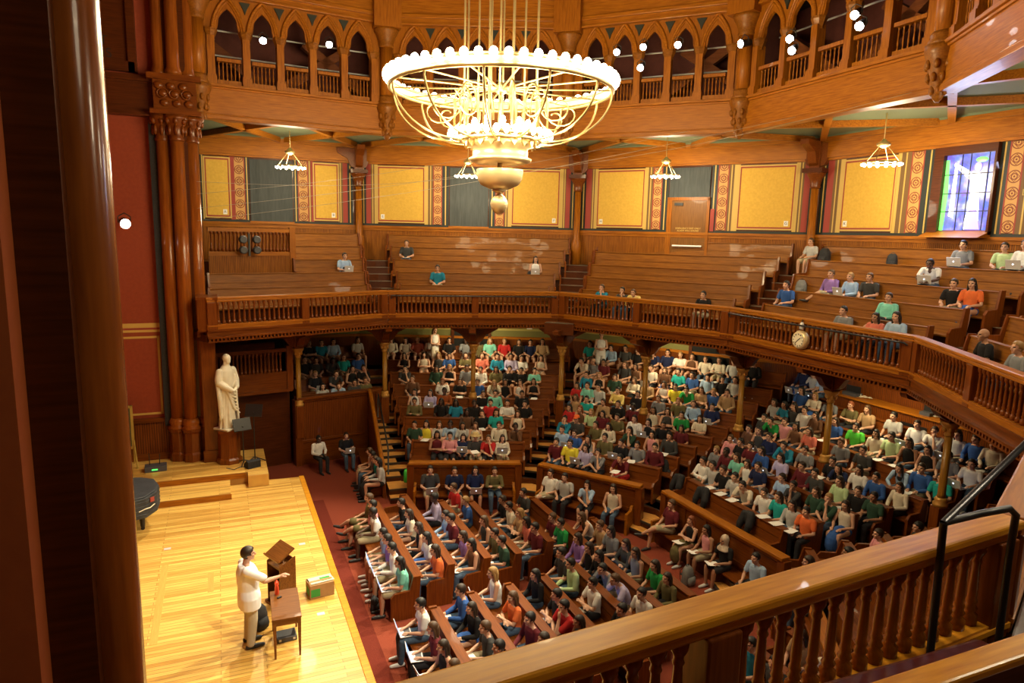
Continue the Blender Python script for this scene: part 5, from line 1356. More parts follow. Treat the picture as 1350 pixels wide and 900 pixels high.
def garment(q):
    r = rnd.random()
    if q['h'][1] == 'l' and q['c'] in 'KbtkWMnCYp' and r < .6: return 'tank'
    return 'long' if r > .8 and q['c'] not in 'ORTGE' else 'short'
def lab_person(q, full):
    col = CL[q['c']][0]; hw = HAIRW[q['h'][0]]; ln = 'long' if q['h'][1] == 'l' else 'short'
    hs = {'n': 'a shaved head', 'w': 'a white cap', 'h': 'a head scarf'}.get(q['h'][0], '%s %s hair' % (ln, hw))
    top = {'tank': 'tank top', 'short': 'shirt', 'long': 'long-sleeved shirt'}[q['sl']]
    if q['po'] in 'Oh' : hs = 'an orange cap' if q['po'] == 'O' else 'a straw hat'
    s = 'person in %s %s with %s' % (col, top, hs)
    if full: s = 'person in %s %s, %s' % (col, top.replace('long-sleeved ', ''), hs)
    return s
for q in rows_:
    q['sl'] = garment(q); q['lab'] = lab_person(q, False)+', '+place_of(q)
from collections import Counter
dupl = Counter(q['lab'] for q in rows_)
for q in rows_:
    if dupl[q['lab']] > 1:
        q['lab'] = '%s, %s from %s end, %s' % (lab_person(q, True).replace(' with ', ', '), ORDN[q['ord']-1], 'stage' if q['zone'] in ('W0', 'W1', 'M0', 'M1', 'M2', 'A', 'B', 'S', 'D') else 'far', place_of(q).replace('in the ', '').replace('of the ', '').replace('on the ', ''))
def clampw(s, n=16):
    w = s.split()
    return s if len(w) <= n else ' '.join(w[:n]).rstrip(',')
for q in rows_:
    s = q['lab']
    if len(s.split()) > 16: s = s.replace('person in', 'person,').replace(' of the ', ' ').replace(' the ', ' ').replace('long-sleeved ', '')
    q['lab'] = clampw(s)
PROUT = {'l': ('on the lap of', 'laptop open'), 'n': ('held by', 'white notes')}
crowd = []
n_l = 0; seen_items = set()
for q in rows_:
    z = q['zone']; po = q['po'] if q['po'] in LIB else ('x' if q['po'] == 'X' else 'w')
    if q['it'] == 'l' and po == 'w' and False: po = 'w'
    r = rnd.random(); fem = q['h'][1] == 'l'
    legs, pants = ('trousers', 'j') if r < .4 else (('shorts', 't') if r < .62 else (('trousers', 'x') if r < .85 else ('shorts', 'x')))
    if z == 'F1': legs, pants = (('shorts', 'o') if q['po'] == 'X' else ('shorts', 't'))
    if fem and rnd.random() < .2: legs, pants = 'skirt', rnd.choice(['x', 'B', 'K'])
    if q['c'] == 'W' and z == 'F2': legs, pants = 'skirt', 'B'
    if z == 'C' and q['h'] == 'rl': legs, pants = 'skirt', 'o'
    if z == 'W2' and q['row'] == 0 and q['c'] == 'M' and q['h'] == 'ks' and q['ord'] > 4: legs, pants = 'shorts', 'R'
    if z in ('A',): legs = 'trousers' if q['c'] == 'o' else 'shorts'; pants = 'j' if q['c'] == 'o' else ('t' if q['c'] == 'k' else 'x')
    rz = q['rz']+rnd.uniform(-.16, .16)
    if z in ('W3', 'M3'): rz += .12
    sc = rnd.uniform(.95, 1.03); P = q['P']
    shoe = SHOE_W if rnd.random() < .35 else SHOE
    if q.get('crowd'):
        crowd.append((q, po, rz, legs, pants, sc)); continue
    grp = 'students ' + (ZN.get(z) or BN.get(z) or 'on the floor pews')
    person(P, rz, q['c'], q['h'], q['s'], po, q['it'], q['lab'], grp, q['sl'], legs, pants, sc, q['po'] if q['po'] in 'Oh' else None, shoe)
    if q['it'] in 'ln':
        who = q['lab'].replace('person in', '').replace('person,', '').strip().split(', ')
        core = q['lab'].replace('person in ', '', 1).replace('person, ', '', 1)
        noun = ('open silver laptop', 'laptop') if q['it'] == 'l' else ('white sheets of notes', 'notes')
        for form in (noun[0]+' of student in '+core, noun[1]+' of student in '+core, noun[1]+' of '+core, noun[1]+' of '+core.replace(' with ', ', '), noun[1]+' of '+core.replace(' with ', ', ').replace(' of the ', ' ').replace('on the ', '')):
            lab = form
            if len(lab.split()) <= 16: break
        lab = clampw(lab)
        led = None
        if z in ('W0', 'W1', 'W2', 'W3'):
            i_ = q['row']; led = (.60, .52+.3) if i_ == 0 else (.50, .892-(ROW_Z[i_]-ROW_Z[i_-1]))
            if z == 'W0' and i_ == 5: led = (.55, 1.6-ROW_Z[5])
        if led and q['it'] == 'l': place_item('l', P, q['rz'], led[0]-.04, led[1]+.002, lab, 'laptops of the students')
        elif led: place_item('n', P, q['rz'], led[0]-.03, led[1]+.002, lab, 'papers of the students', 0, rnd.uniform(-.3, .3))
        elif q['it'] == 'l': place_item('l', P, rz, .31, .60, lab, 'laptops of the students')
        else: place_item('n', P, rz, .34, .615, lab, 'papers of the students', -.12, rnd.uniform(-.4, .4))
# the most distant heads, past the three hundred that show largest, are one crowd
vs = []; fs = []; mi = []; mats = []; midx = {}
def mindex(m):
    if m.name not in midx: midx[m.name] = len(mats); mats.append(m)
    return midx[m.name]
crowd_v = 0
CME = MB(); cm_m = []
for q, po, rz, legs, pants, sc in crowd:
    D = LIB[po]; M = Matrix.Translation(q['P']) @ Matrix.Rotation(rz, 4, 'Z') @ Matrix.Scale(sc, 4)
    lst = [('body', SKIN[q['s']]), (q['sl'], CLM[q['c']])]
    if q['h'][0] in HAIRM: lst.append(('h'+q['h'][1], HAIRM[q['h'][0]]))
    for nm, mt in lst:
        me = D[nm]; b = len(vs); vs += [tuple(M @ v.co) for v in me.vertices]; i0 = mindex(mt)
        for p in me.polygons:
            fs.append([b+i for i in p.vertices]); mi.append(i0 if nm != 'body' or p.material_index == 0 else mindex((EYE, LIP)[p.material_index-1]))
if vs:
    me = bpy.data.meshes.new('seated_crowd'); me.from_pydata(vs, [], fs)
    for m in mats: me.materials.append(m)
    me.polygons.foreach_set('material_index', mi); me.polygons.foreach_set('use_smooth', [True]*len(me.polygons)); me.update()
    o = bpy.data.objects.new('seated_crowd', me); C.objects.link(o); tag(o, 'most distant seated students in the back rows under the balcony', 'crowd', None, 'stuff')
# two women standing at the back wall
person((3.55, 12.9, 1.74), .45, 'W', 'bl', 1, 'S', '-', 'person standing by the dark doorway in white tank top with folded arms', 'people standing at the back', 'tank', 'shorts', 'b')
person((9.5, 10.0, 1.74), -.5, 'W', 'ds', 1, 'S', '-', 'person standing at the back wall in white top and white shorts', 'people standing at the back', 'tank', 'shorts', 'W')
# listeners glimpsed between the foreground balusters
for x, y, c, h, it, lb in ((3.9, -5.3, 'k', 'ks', 'n', 'person in charcoal shirt seen between the foreground balusters with notes'), (4.9, -5.5, 'b', 'bl', 'l', 'person in cream shirt seen between the foreground balusters with laptop'), (3.9, -4.75, 'Q', 'ks', 'n', 'person in peacock blue shirt seen between the foreground balusters'), (4.9, -4.9, 't', 'dl', '-', 'person in tan shirt seen between the foreground balusters')):
    person((x, y, FLOOR), -PI/2+.1, c, h, 1, 'w', it, lb, 'students behind the balusters', 'short')
    if it != '-': place_item(it, (x, y, FLOOR), -PI/2+.1, .36, .6, ('open laptop' if it == 'l' else 'white notes')+' seen between the foreground balusters on the lap of a %s shirt' % CL[c][0], 'papers of the students')

# ---------------------------------------------------------------- the lecturer
J = joints('w', 0, 'lecturer'); J['drop'] = .2; J['hem'] = 1.4
R = thing('person', 'lecturer standing on the stage in white shirt and khaki trousers, one arm out', 'person', (-4.02, -1.12, 0), PI/2+.15); R.scale = (1.08, 1.08, 1.04)
def own(name, me, m, vox=None):
    o = bpy.data.objects.new(name, me); C.objects.link(o); o.parent = R; o.material_slots[0].link = 'OBJECT'; o.material_slots[0].material = m; return o
own('body', body(J, 'body', .007), SKIN[1]); own('shirt', shirt(J, 'shirt', 'short'), plain('bright white cotton', (.86, .86, .86), .8)).scale = (1.12, 1.38, 1); own('trousers', trousers(J, 'trousers', 'long'), plain('stone khaki cotton', (.45, .40, .30), .85)).scale = (1.0, 1.12, 1)
own('shoe', shoes(J, 'shoe', 'l'), SHOE); own('shoe', shoes(J, 'shoe', 'r'), SHOE); own('hair', hair(J, 'hair', False), HAIRM['d'])
m = MB(); m.box(.05, .075, -.115, -.1, 1.33, 1.37); m.build('microphone', BLACK, R)

# ---------------------------------------------------------------- stage furniture
R = thing('table', 'small red-brown wooden table beside the lecturer', 'table', (-3.44, -1.26, 0), -.03)
MB().box(-.24, .24, -.5, .5, .715, .745).build('tabletop', W_TABLE, R, bevel=.006)
m = MB(); m.box(-.2, .2, -.46, -.44, .6, .715); m.box(-.2, .2, .44, .46, .6, .715); m.box(-.21, -.19, -.46, .46, .6, .715); m.box(.19, .21, -.46, .46, .6, .715); m.build('apron', W_TABLE, R)
for sx in (-1, 1):
    for sy in (-1, 1): MB().at((sx*.2, sy*.45, 0)).lathe([(.022, 0), (.04, .6), (.042, .715)], 4, sq=True).build('leg', W_TABLE, R)
R = thing('lectern', 'dark wooden lectern with tilted reading top and open shelves', 'lectern', (-3.4, .12, 0), -1.15); R.scale = (.78, .8, 1.0)
# local -y looks at the audience side (+x is away from the viewer)
for s in (-1, 1): MB().prism([(-.2, 0), (.22, 0), (.22, 1.0), (-.2, .86)], s*.3-.015, s*.3+.015, 'x').build('side_panel', W_TABLE, R)
MB().box(-.3, .3, .2, .22, .05, .95).build('front_panel', W_TABLE, R)
for z in (.12, .5, .8): MB().box(-.29, .29, -.19, .2, z, z+.025).build('shelf', W_TABLE, R)
o = MB().box(-.34, .34, -.24, .24, 0, .03).build('reading_top', W_TABLE, R, bevel=.005); o.location = (0, -.02, 1.06); o.rotation_euler = (.42, 0, 0)
o = MB().box(-.34, .34, -.25, -.22, .03, .06).build('book_stop', W_TABLE, R); o.location = (0, -.02, 1.06); o.rotation_euler = (.42, 0, 0)
MB().box(-.03, .03, -.02, .04, .82, 1.04).build('tilt_bracket', W_DARK, R)
MB().box(-.36, .36, -.26, .26, 0, .05).build('foot', W_TABLE, R, bevel=.005)
R = thing('bottle', 'orange-red drinking bottle on the table', 'bottle', (-3.55, -.9, .745)); RB = plain('orange red plastic', (.75, .07, .02), .3)
MB().lathe([(.034, 0), (.037, .01), (.037, .13), (.03, .16), (.037, .19)], 14).build('flask', RB, R, True); MB().lathe([(.036, .19), (.037, .2), (.034, .24), (.014, .245), (.014, .27)], 14).build('cap', RB, R, True)
o = MB().box(-.04, .04, -.02, .02, 0, .025).build('clicker', BLACK, None, bevel=.006); o.location = (-3.52, -1.04, .745); o.rotation_euler.z = .5; tag(o, 'small black clicker on the table next to the bottle', 'remote')
def backpack(loc, rz, mat, label, group=None, s=1.0, lie=0):
    R = thing('backpack', label, 'bag', loc, rz, group); R.scale = (s, s, s)
    if lie: R.rotation_euler = (lie, 0, rz)
    m = MB(); m.loft([(0, 0, 0, .15, .09), (0, 0, .06, .165, .11), (0, .0, .25, .16, .105), (0, .01, .38, .135, .085), (0, .02, .45, .08, .05)], 16, 2.8); m.build('sack', mat, R, True)
    m = MB(); m.loft([(0, -.11, .03, .12, .04), (0, -.12, .12, .125, .055), (0, -.11, .22, .11, .04)], 14, 2.8); m.build('front_pocket', mat, R, True)
    for s_ in (-1, 1): MB().tube([(s_*.07, .08, .42), (s_*.1, .15, .32), (s_*.11, .14, .15), (s_*.12, .08, .05)], .014, 6, .5).build('strap', BLACK, R, True)
    MB().tube([(-.04, .03, .44), (-.03, .03, .49), (.03, .03, .49), (.04, .03, .44)], .01, 6).build('grab_loop', BLACK, R, True)
    return R
backpack((-3.86, -.62, 0), .6, BLACK_CLOTH, 'black backpack on the stage floor between lecturer and table')
R = thing('case', 'flat black equipment case on the floor under the table', 'case', (-3.43, -1.12, 0), .05)
MB().box(-.17, .17, -.14, .14, 0, .09).build('shell', DARK_GREY, R, bevel=.01); MB().box(-.15, .15, -.12, .12, .09, .094).build('panel', BLACK, R)
for x in (-.12, .12): MB().box(x-.02, x+.02, -.146, -.14, .03, .07).build('latch', GREY_METAL, R)
R = thing('cardboard_box', 'open cardboard box with green print near the stage edge', 'box', (-2.66, .22, 0), .12); CB = noisy('cardboard', (.36, .20, .085), (.42, .25, .11), 8, .85)[0]; GRN = plain('green print', (.04, .32, .06), .7)
m = MB(); m.box(-.24, .24, -.17, .17, 0, .012); m.box(-.24, .24, -.17, -.16, 0, .28); m.box(-.24, .24, .16, .17, 0, .28); m.box(-.24, -.23, -.17, .17, 0, .28); m.box(.23, .24, -.17, .17, 0, .28); m.build('carton', CB, R)
o = MB().box(-.23, .23, 0, .15, -.003, .003).build('flap', CB, R); o.location = (0, -.165, .28); o.rotation_euler = (.2, 0, 0)
f = MB().box(-.23, .23, -.3, 0, -.003, .003).build('flap', CREAM, R); f.location = (0.02, .165, .285); f.rotation_euler = (-.06, 0, .03)
MB().box(-.02, .18, -.25, -.08, .003, .005).build('print', GRN, f)
m = MB(); m.box(-.22, -.04, -.173, -.17, .04, .2); m.box(-.243, -.24, -.12, .12, .04, .2); m.build('print', GRN, R)
# easel chalkboard, mixer, piano, music stands
R = thing('chalkboard', 'green chalkboard on a pale wooden easel at the stage side', 'chalkboard', (-6.75, 8.62, .34), .15); PW = wood('pale easel wood', (.5, .36, .15), (.6, .44, .2), 'z')
MB().box(-.68, .0, -.02, .0, .62, 1.75).build('board', plain('chalkboard green', (.05, .07, .03), .7), R)
m = MB(); m.box(-.72, .04, -.04, .02, 1.75, 1.82); m.box(-.72, .04, -.05, .02, .55, .62); m.box(-.02, .05, -.04, .02, .55, 1.82); m.box(-.74, -.67, -.04, .02, .55, 1.82); m.build('frame', PW, R)
for x in (-.6, .03): MB().tube([(x, -.03, .8), (x+.05, -.22, 0)], .025, 6).build('leg', PW, R); MB().tube([(x, .0, .9), (x, .3, 0)], .022, 6).build('leg', PW, R)
R = thing('mixer', 'small black electronic unit on the stage by the chalkboard', 'equipment', (-6.15, 8.1, .34), .05)
MB().box(-.28, .28, -.17, .17, 0, .16).build('housing', DARK_GREY, R, bevel=.01); MB().box(-.1, .05, -.176, -.17, .05, .09).build('display', plain('green display', (.02, .1, .02), .4, 0, (.1, .9, .15), 1.5), R)
m = MB(); m.tube([(-.15, .05, .16), (-.16, .06, .5)], .012, 6); m.tube([(.1, .05, .16), (.11, .06, .45)], .012, 6); m.build('antenna', BLACK, R)
R = thing('piano', 'grand piano under a black quilted cover, at the left stage side', 'piano', (-6.55, 4.9, 0), 0)
out = [(-.8, -1.0), (-.2, -1.0), (.25, -.8), (.55, -.45), (.7, -.05), (.68, .45), (.5, .8), (.1, .95), (-.8, .95)]
out2 = [(-2.2, -1.0), (-.6, -1.0), (.1, -.95), (.5, -.75), (.7, -.35), (.72, .1), (.6, .5), (.3, .72), (-.3, .85), (-2.2, .95)]
m = MB(); m.prism(out2, .5, .98); m.prism([(x*.97, y*.97) for x, y in out2], .98, 1.02); m.build('cover', PIANO_COVER, R, bevel=.03)
m = MB()
for z in (.6, .7, .8, .9): m.tube([(x*1.004, y*1.004, z) for x, y in out2], .012, 6, closed=True)
m.build('quilting', PIANO_COVER, R)
for x, y in ((.35, -.2), (-1.6, -.7), (-1.6, .7)):
    l = MB().at((x, y, 0)).lathe([(.05, .09), (.06, .3), (.08, .55)], 8).build('leg', BLACK, R); MB().at((x, y, .045), 0, PI/2).lathe([(.045, -.02), (.045, .02)], 12).build('caster', BLACK, l)
MB().at((.62, -.6, .86), -.9+PI/2).box(-.05, .05, -.01, .01, -.03, .08).build('crest', STRIPE_RED, R)
MB().tube([(.36, -.84, .70), (.48, -.77, .73), (.58, -.68, .72), (.66, -.52, .74)], .012, 5).build('script_mark', CREAM, R)
def music_stand(loc, rz, label, h=1.15):
    R = thing('music_stand', label, 'stand', loc, rz, 'stands beside the statue')
    MB().tube([(0, 0, .05), (0, 0, h)], .018, 8).build('pole', BLACK, R)
    for j in range(3): a = 2*PI*j/3; MB().tube([(0, 0, .12), (.32*math.cos(a), .32*math.sin(a), .015)], .016, 6).build('leg', BLACK, R)
    o = MB().box(-.25, .25, -.015, .015, -.02, .34).build('desk', BLACK, R); o.location = (0, -.02, h-.1); o.rotation_euler = (-.4, 0, 0)
    MB().box(-.25, .25, -.06, .0, h-.13, h-.11).build('lip', BLACK, R)
music_stand((-3.82, 7.85, .34), .3, 'black music stand in front of the statue pedestal'); music_stand((-3.5, 8.05, .34), -.4, 'taller black stand to the right of the statue pedestal', 1.5)
R = thing('stage_monitor', 'small black speaker on the platform beside the stands', 'speaker', (-3.6, 7.5, .34), .4)
MB().prism([(-.14, 0), (.14, 0), (.14, .1), (-.04, .24), (-.14, .2)], -.19, .19, 'x').build('cabinet', BLACK_CLOTH, R); MB().box(-.17, .17, .141, .146, .01, .09).build('grille', DARK_GREY, R)
o = MB().tube([(-4.3, 7.6, .35), (-4.1, 7.4, .35), (-3.9, 7.6, .35), (-3.7, 7.45, .35), (-3.5, 7.6, .35)], .012, 6).build('cable', BLACK, None, True); tag(o, 'black cable lying on the platform in front of the statue', 'cable')
# statue
R = thing('statue', 'white marble statue of a robed standing man on a wooden pedestal', 'statue', (-4.2, 8.2, .34), .75)
MB().lathe([(.36, 0), (.36, .12), (.31, .17), (.30, .9), (.35, .98), (.37, 1.02)], 8, sq=True).build('pedestal', W_RED_Z, R)
m = MB(); b = 1.08; m.box(-.3, .3, -.28, .28, b-.06, b)
secs = []; vs = []; fs = []; n = 48
lev = [(0, .27, .23), (.1, .26, .22), (.4, .235, .2), (.8, .23, .19), (1.1, .25, .2), (1.35, .26, .2), (1.55, .265, .19), (1.7, .235, .16), (1.8, .15, .12), (1.86, .09, .09)]
for z, rx, ry in lev:
    for i in range(n):
        a = 2*PI*i/n; fold = 1+(.09*math.sin(9*a+z*2)+.05*math.sin(17*a-z*3))*(1-min(1, z/1.7))
        vs.append((rx*math.cos(a)*fold, ry*math.sin(a)*fold, b+z))
for j in range(len(lev)-1):
    for i in range(n): fs.append((j*n+i, j*n+(i+1) % n, (j+1)*n+(i+1) % n, (j+1)*n+i))
fs.append(tuple(range(n))[::-1]); fs.append(tuple((len(lev)-1)*n+i for i in range(n))); m.add(vs, fs)
hc = V3((0, -.06, b+2.02)); head(m, hc, 1.3); m.ell(hc+V3((0, .025, .045)), (.11, .13, .125), 14, 8); m.limb([(0, 0, b+1.72), hc+V3((0, .03, -.06))], [.11, .085], 12, 3)
m.limb([(.25, 0, b+1.68), (.31, -.04, b+1.38), (.12, -.27, b+1.22)], [.1, .1, .075], 12, 4); m.limb([(-.25, 0, b+1.68), (-.31, -.03, b+1.38), (-.1, -.26, b+1.16)], [.1, .11, .08], 12, 4)
hand(m, V3((.1, -.28, b+1.2)), V3((-.9, -.3, -.2)), 1, 1.2); hand(m, V3((-.08, -.27, b+1.14)), V3((.6, -.8, .1)), -1, 1.2)
for q in range(6): m.limb([(-.27+.02*q, -.02-.035*q, b+1.45-.06*q), (-.12+.03*q, -.22, b+1.1-.1*q), (.1+.03*q, -.22, b+1.0-.12*q)], [.03, .028, .02], 8, 4)
m.limb([(-.3, .05, b+1.5), (-.32, -.05, b+.9), (-.28, -.02, b+.3)], [.06, .07, .04], 10, 4); m.limb([(.22, -.12, b+1.5), (.16, -.2, b+.9), (.2, -.22, b+.1)], [.05, .04, .03], 10, 4)
me = evalmesh(m, 'figure', .013, 2, (STONE,)); o = bpy.data.objects.new('figure', me); C.objects.link(o); o.parent = R
# spotlights, clock, hanging lamps, cables
def spotlight(loc, aim, label, lit=True, s=1.0):
    R = thing('spotlight', label, 'stage light', loc, 0, 'theatre spotlights'); d = (Vector(aim)-Vector(loc)).normalized()
    R.rotation_euler = d.to_track_quat('-Y', 'Z').to_euler(); R.scale = (s, s, s)
    c = MB().at((0, 0, 0), 0, PI/2).lathe([(.07, -.16), (.085, -.14), (.09, .0), (.1, .12), (.1, .15)], 14).build('can', BLACK, R, True)
    MB().at((0, -.15, 0), 0, PI/2).lathe([(.095, 0), (.095, .012)], 16).build('lens', SPOT_GLASS if lit else DARK_GREY, R)
    MB().tube([(-.11, .0, 0), (-.12, .0, .12), (0, .0, .2), (.12, .0, .12), (.11, .0, 0)], .012, 6).build('yoke', BLACK, R)
    return R
STG = (-4, -1, 1)
SP = [((-2.83, 9.0, 12.62), 'lit spotlight in the second arch of the left gallery'), ((-.9, 9.38, 12.84), 'lit spotlight in the fourth arch of the left gallery'), ((7.22, 6.0, 12.85), 'lit spotlight in the second arch right of the chandelier'),
      ((7.71, 5.3, 12.9), 'upper lit spotlight in the middle arch right of the chandelier'), ((7.65, 5.3, 12.3), 'lower lit spotlight in the middle arch right of the chandelier'), ((8.31, 4.4, 12.83), 'lit spotlight in the arch left of the gallery corner'),
      ((9.4, 1.15, 12.36), 'upper lit spotlight in the second arch of the right gallery'), ((9.35, 1.0, 12.04), 'lower lit spotlight in the second arch of the right gallery'), ((9.4, -.8, 12.42), 'upper lit spotlight in the fourth arch of the right gallery'), ((9.35, -1.0, 12.12), 'lower lit spotlight in the fourth arch of the right gallery')]
for loc, lb in SP: spotlight(loc, CAM if rnd.random() < 2 and False else (-4.2, -6, 4), lb)
spotlight((9.1, 2.5, 12.5), (-4, 3, 9), 'dim black spotlight hanging in the first arch of the right gallery', True, 1.1)
spotlight((-6.6, 8.6, 7.3), (-3, -6, 4.5), 'small lit spotlight clamped to the red wall beside the column', True, 1.3)
P = Vector((9.40, -.02)); R = thing('clock', 'round brass wall clock hanging on the balustrade', 'clock', (P.x, P.y, 4.72), -PI/2)
MB().at((0, 0, 0), 0, PI/2).lathe([(.24, -.06), (.25, 0), (.22, .07), (.19, .08)], 24).build('case', BRASS_DULL, R, True)
MB().at((0, -.085, 0), 0, PI/2).lathe([(.18, -.004), (.18, .006)], 24).build('dial', CREAM, R)
m = MB()
for j in range(12): a = j*PI/6; m.at((.15*math.sin(a), -.094, .15*math.cos(a)), 0, 0, a); m.box(-.008, .008, -.003, .003, -.018, .018)
m.at((0, -.096, 0), 0, 0, .9); m.box(-.008, .008, -.003, .003, -.02, .1); m.at((0, -.098, 0), 0, 0, -2.4); m.box(-.006, .006, -.003, .003, -.02, .14); m.build('hands_and_marks', BLACK, R)
MB().lathe([(.05, .27), (.06, .32), (.05, .42), (.03, .46)], 12).build('lamp_shade', GREY_METAL, R, True); MB().tube([(0, .05, .5), (0, -.0, .52), (0, 0, .44)], .015, 6).build('lamp_arm', BLACK, R)
def pendant(x, y, ztop, label):
    R = thing('pendant_lamp', label, 'lamp', (x, y, 9.32), 0, 'pendant lamps under the gallery')
    MB().tube([(.46*math.cos(a*PI/14), .46*math.sin(a*PI/14), 0) for a in range(28)], .03, 8, closed=True).build('ring', BRASS, R, True)
    for j in range(4): a = j*PI/2+.3; MB().tube([(.45*math.cos(a), .45*math.sin(a), 0), (.12*math.cos(a), .12*math.sin(a), .42)], .01, 6).build('stem', BRASS, R)
    MB().lathe([(.03, .38), (.16, .44), (.18, .5), (.06, .58), (.04, .62)], 14).build('crown', BRASS, R, True)
    MB().tube([(0, 0, .6), (0, 0, ztop-9.32)], .014, 6).build('chain', BRASS, R)
    for j in range(14): a = 2*PI*j/14; MB().ell((.46*math.cos(a), .46*math.sin(a), -.03), (.045, .045, .04), 8, 6).build('bulb', BULB_SOFT, R, True)
pendant(-1.89, 11.86, 10.5, 'brass ring lamp under the gallery before the left curtain'); pendant(4.27, 11.22, 10.6, 'brass ring lamp hidden partly behind the chandelier'); pendant(9.85, 6.86, 10.6, 'brass ring lamp hanging in front of the exit door'); pendant(4.3, -11.2, 10.6, 'added unseen brass ring lamp above the near balcony outside the right edge'); pendant(-1.9, -11.9, 10.5, 'added unseen brass ring lamp above the viewer near the column'); pendant(12.0, .25, 10.6, 'brass ring lamp between ochre panel and stained glass window')  # two near-side lamps are unseen, added to brighten the near rail and column
for j, (a, b, lb) in enumerate((((-4.8, 8.8, 8.15), (6.1, 7.2, 10.35), 'lowest thin wire from the left column to the gallery'), ((-4.8, 8.8, 7.75), (8.8, 4.3, 10.4), 'long thin wire across the hall below the chandelier'), ((-4.8, 8.8, 8.5), (4.4, 8.0, 9.2), 'short thin wire crossing the ochre panels'), ((-4.8, 8.8, 7.4), (9.6, 1.0, 10.4), 'thin wire reaching the right gallery front'), ((4.4, 8.0, 9.2), (9.4, -2.4, 10.4), 'thin wire rising to the far right gallery corner'))):
    A_, B_ = Vector(a), Vector(b); o = MB().tube([A_.lerp(B_, t/8)-Vector((0, 0, .25*math.sin(PI*t/8))) for t in range(9)], .0045, 5).build('wire', plain('pale wire', (.32, .28, .22), .5), None); tag(o, lb, 'wire', 'wires across the hall')
# ---------------------------------------------------------------- great chandelier
CX, CY = .97, 0.0
R = thing('chandelier', 'huge brass ring chandelier with glowing bulbs in the hall centre', 'chandelier', (CX, CY, 0)); NR = 2.17; ZRG = 10.02
def circ(r, z, n=64): return [(r*math.cos(2*PI*i/n), r*math.sin(2*PI*i/n), z) for i in range(n)]
m = MB(); m.tube(circ(NR, ZRG+.15), .035, 8, closed=True); m.tube(circ(NR, ZRG-.02), .045, 8, closed=True); m.build('ring', BRASS, R, True)
n = 64; m = MB(); vs = []; fs = []
for i in range(n):
    a = 2*PI*i/n
    for rr in (NR-.012, NR+.012):
        for z in (ZRG-.02, ZRG+.15): vs.append((rr*math.cos(a), rr*math.sin(a), z))
for i in range(n):
    j = (i+1) % n; fs += [(i*4, i*4+1, j*4+1, j*4), (i*4+2, j*4+2, j*4+3, i*4+3)]
m.add(vs, fs); m.build('ring_band', BRASS_DULL, R)
for j in range(56): a = 2*PI*j/56; MB().ell(((NR+.06)*math.cos(a), (NR+.06)*math.sin(a), ZRG+.16), (.075, .075, .085), 10, 8).build('bulb', BULB, R, True)
for j in range(14): a = 2*PI*j/14; MB().tube([(.1*math.cos(a), .1*math.sin(a), ZRG+.02), (NR*math.cos(a), NR*math.sin(a), ZRG+.02)], .018, 6).build('spoke', BRASS, R)
MB().lathe([(.05, ZRG-.08), (.12, ZRG-.04), (.12, ZRG+.08), (.06, ZRG+.14)], 16).build('hub', BRASS, R, True)
for j in range(12):
    a = 2*PI*j/12+.1; rr = .45 if j % 2 else .8
    MB().tube([(rr*math.cos(a), rr*math.sin(a), 8.95), (rr*math.cos(a), rr*math.sin(a), 17.5)], .02, 6).build('suspension_rod', BRASS, R)
for j in range(12):
    a = 2*PI*j/12; P = []
    for t in range(13):
        u = t/12; r = .6+(NR-.6)*math.sin(u*PI/2)**.8; z = 9.02+(ZRG-9.02)*(1-math.cos(u*PI/2)); P.append((r*math.cos(a), r*math.sin(a), z))
    MB().tube(P, .022, 6).build('arm', BRASS, R, True)
    P = [((1.25+(.42-.022*t)*math.cos(t*.42+2.2))*math.cos(a+.13), (1.25+(.42-.022*t)*math.cos(t*.42+2.2))*math.sin(a+.13), 9.62+(.36-.02*t)*math.sin(t*.42+2.2)) for t in range(16)]
    MB().tube(P, .016, 6).build('scroll', BRASS, R, True)
for j in range(10):
    a = 2*PI*j/10+.2; P = [((.75+.17*math.cos(t*PI/8))*math.cos(a), (.75+.17*math.cos(t*PI/8))*math.sin(a), 9.75+.32*math.sin(t*PI/8)) for t in range(9)]; P = [(.92*math.cos(a), .92*math.sin(a), 9.2)]+P+[(.58*math.cos(a), .58*math.sin(a), 9.55)]
    MB().tube(P, .02, 6).build('hook', BRASS, R, True)
m = MB(); m.tube(circ(.97, 9.12, 48), .045, 8, closed=True); m.tube(circ(.8, 9.05, 48), .035, 8, closed=True); m.build('lower_ring', BRASS, R, True)
for j in range(34): a = 2*PI*j/34; MB().ell((.98*math.cos(a), .98*math.sin(a), 9.16), (.07, .07, .085), 10, 8).build('bulb', BULB, R, True)
for j in range(10): a = 2*PI*j/10; MB().ell((.55*math.cos(a), .55*math.sin(a), 9.36), (.06, .06, .1), 8, 6).build('bulb', BULB, R, True)
MB().lathe([(.5, 8.62), (.62, 8.66), (.63, 8.7), (.55, 8.74), (.55, 8.9), (.68, 8.95), (.7, 9.02), (.3, 9.04)], 32).build('basket', BRASS_DULL, R, True)
m = MB()
for j in range(20): a = 2*PI*j/20; m.at((.7*math.cos(a), .7*math.sin(a), 9.0), a); m.prism([(-.09, .1), (.09, .1), (.06, -.02), (0, -.1), (-.06, -.02)], -.02, .02, 'x')
m.build('leaf_crown', BRASS, R)
MB().lathe([(.02, 8.1), (.2, 8.12), (.38, 8.2), (.45, 8.32), (.47, 8.48), (.46, 8.5), (.05, 8.52), (.05, 8.64)], 32).build('bowl', BRASS_DULL, R, True)
MB().lathe([(.03, 7.62), (.1, 7.66), (.165, 7.75), (.18, 7.83), (.165, 7.9), (.1, 7.98), (.05, 8.02), (.07, 8.05), (.17, 8.1), (.05, 8.12)], 24).build('ball_finial', BRASS_DULL, R, True)

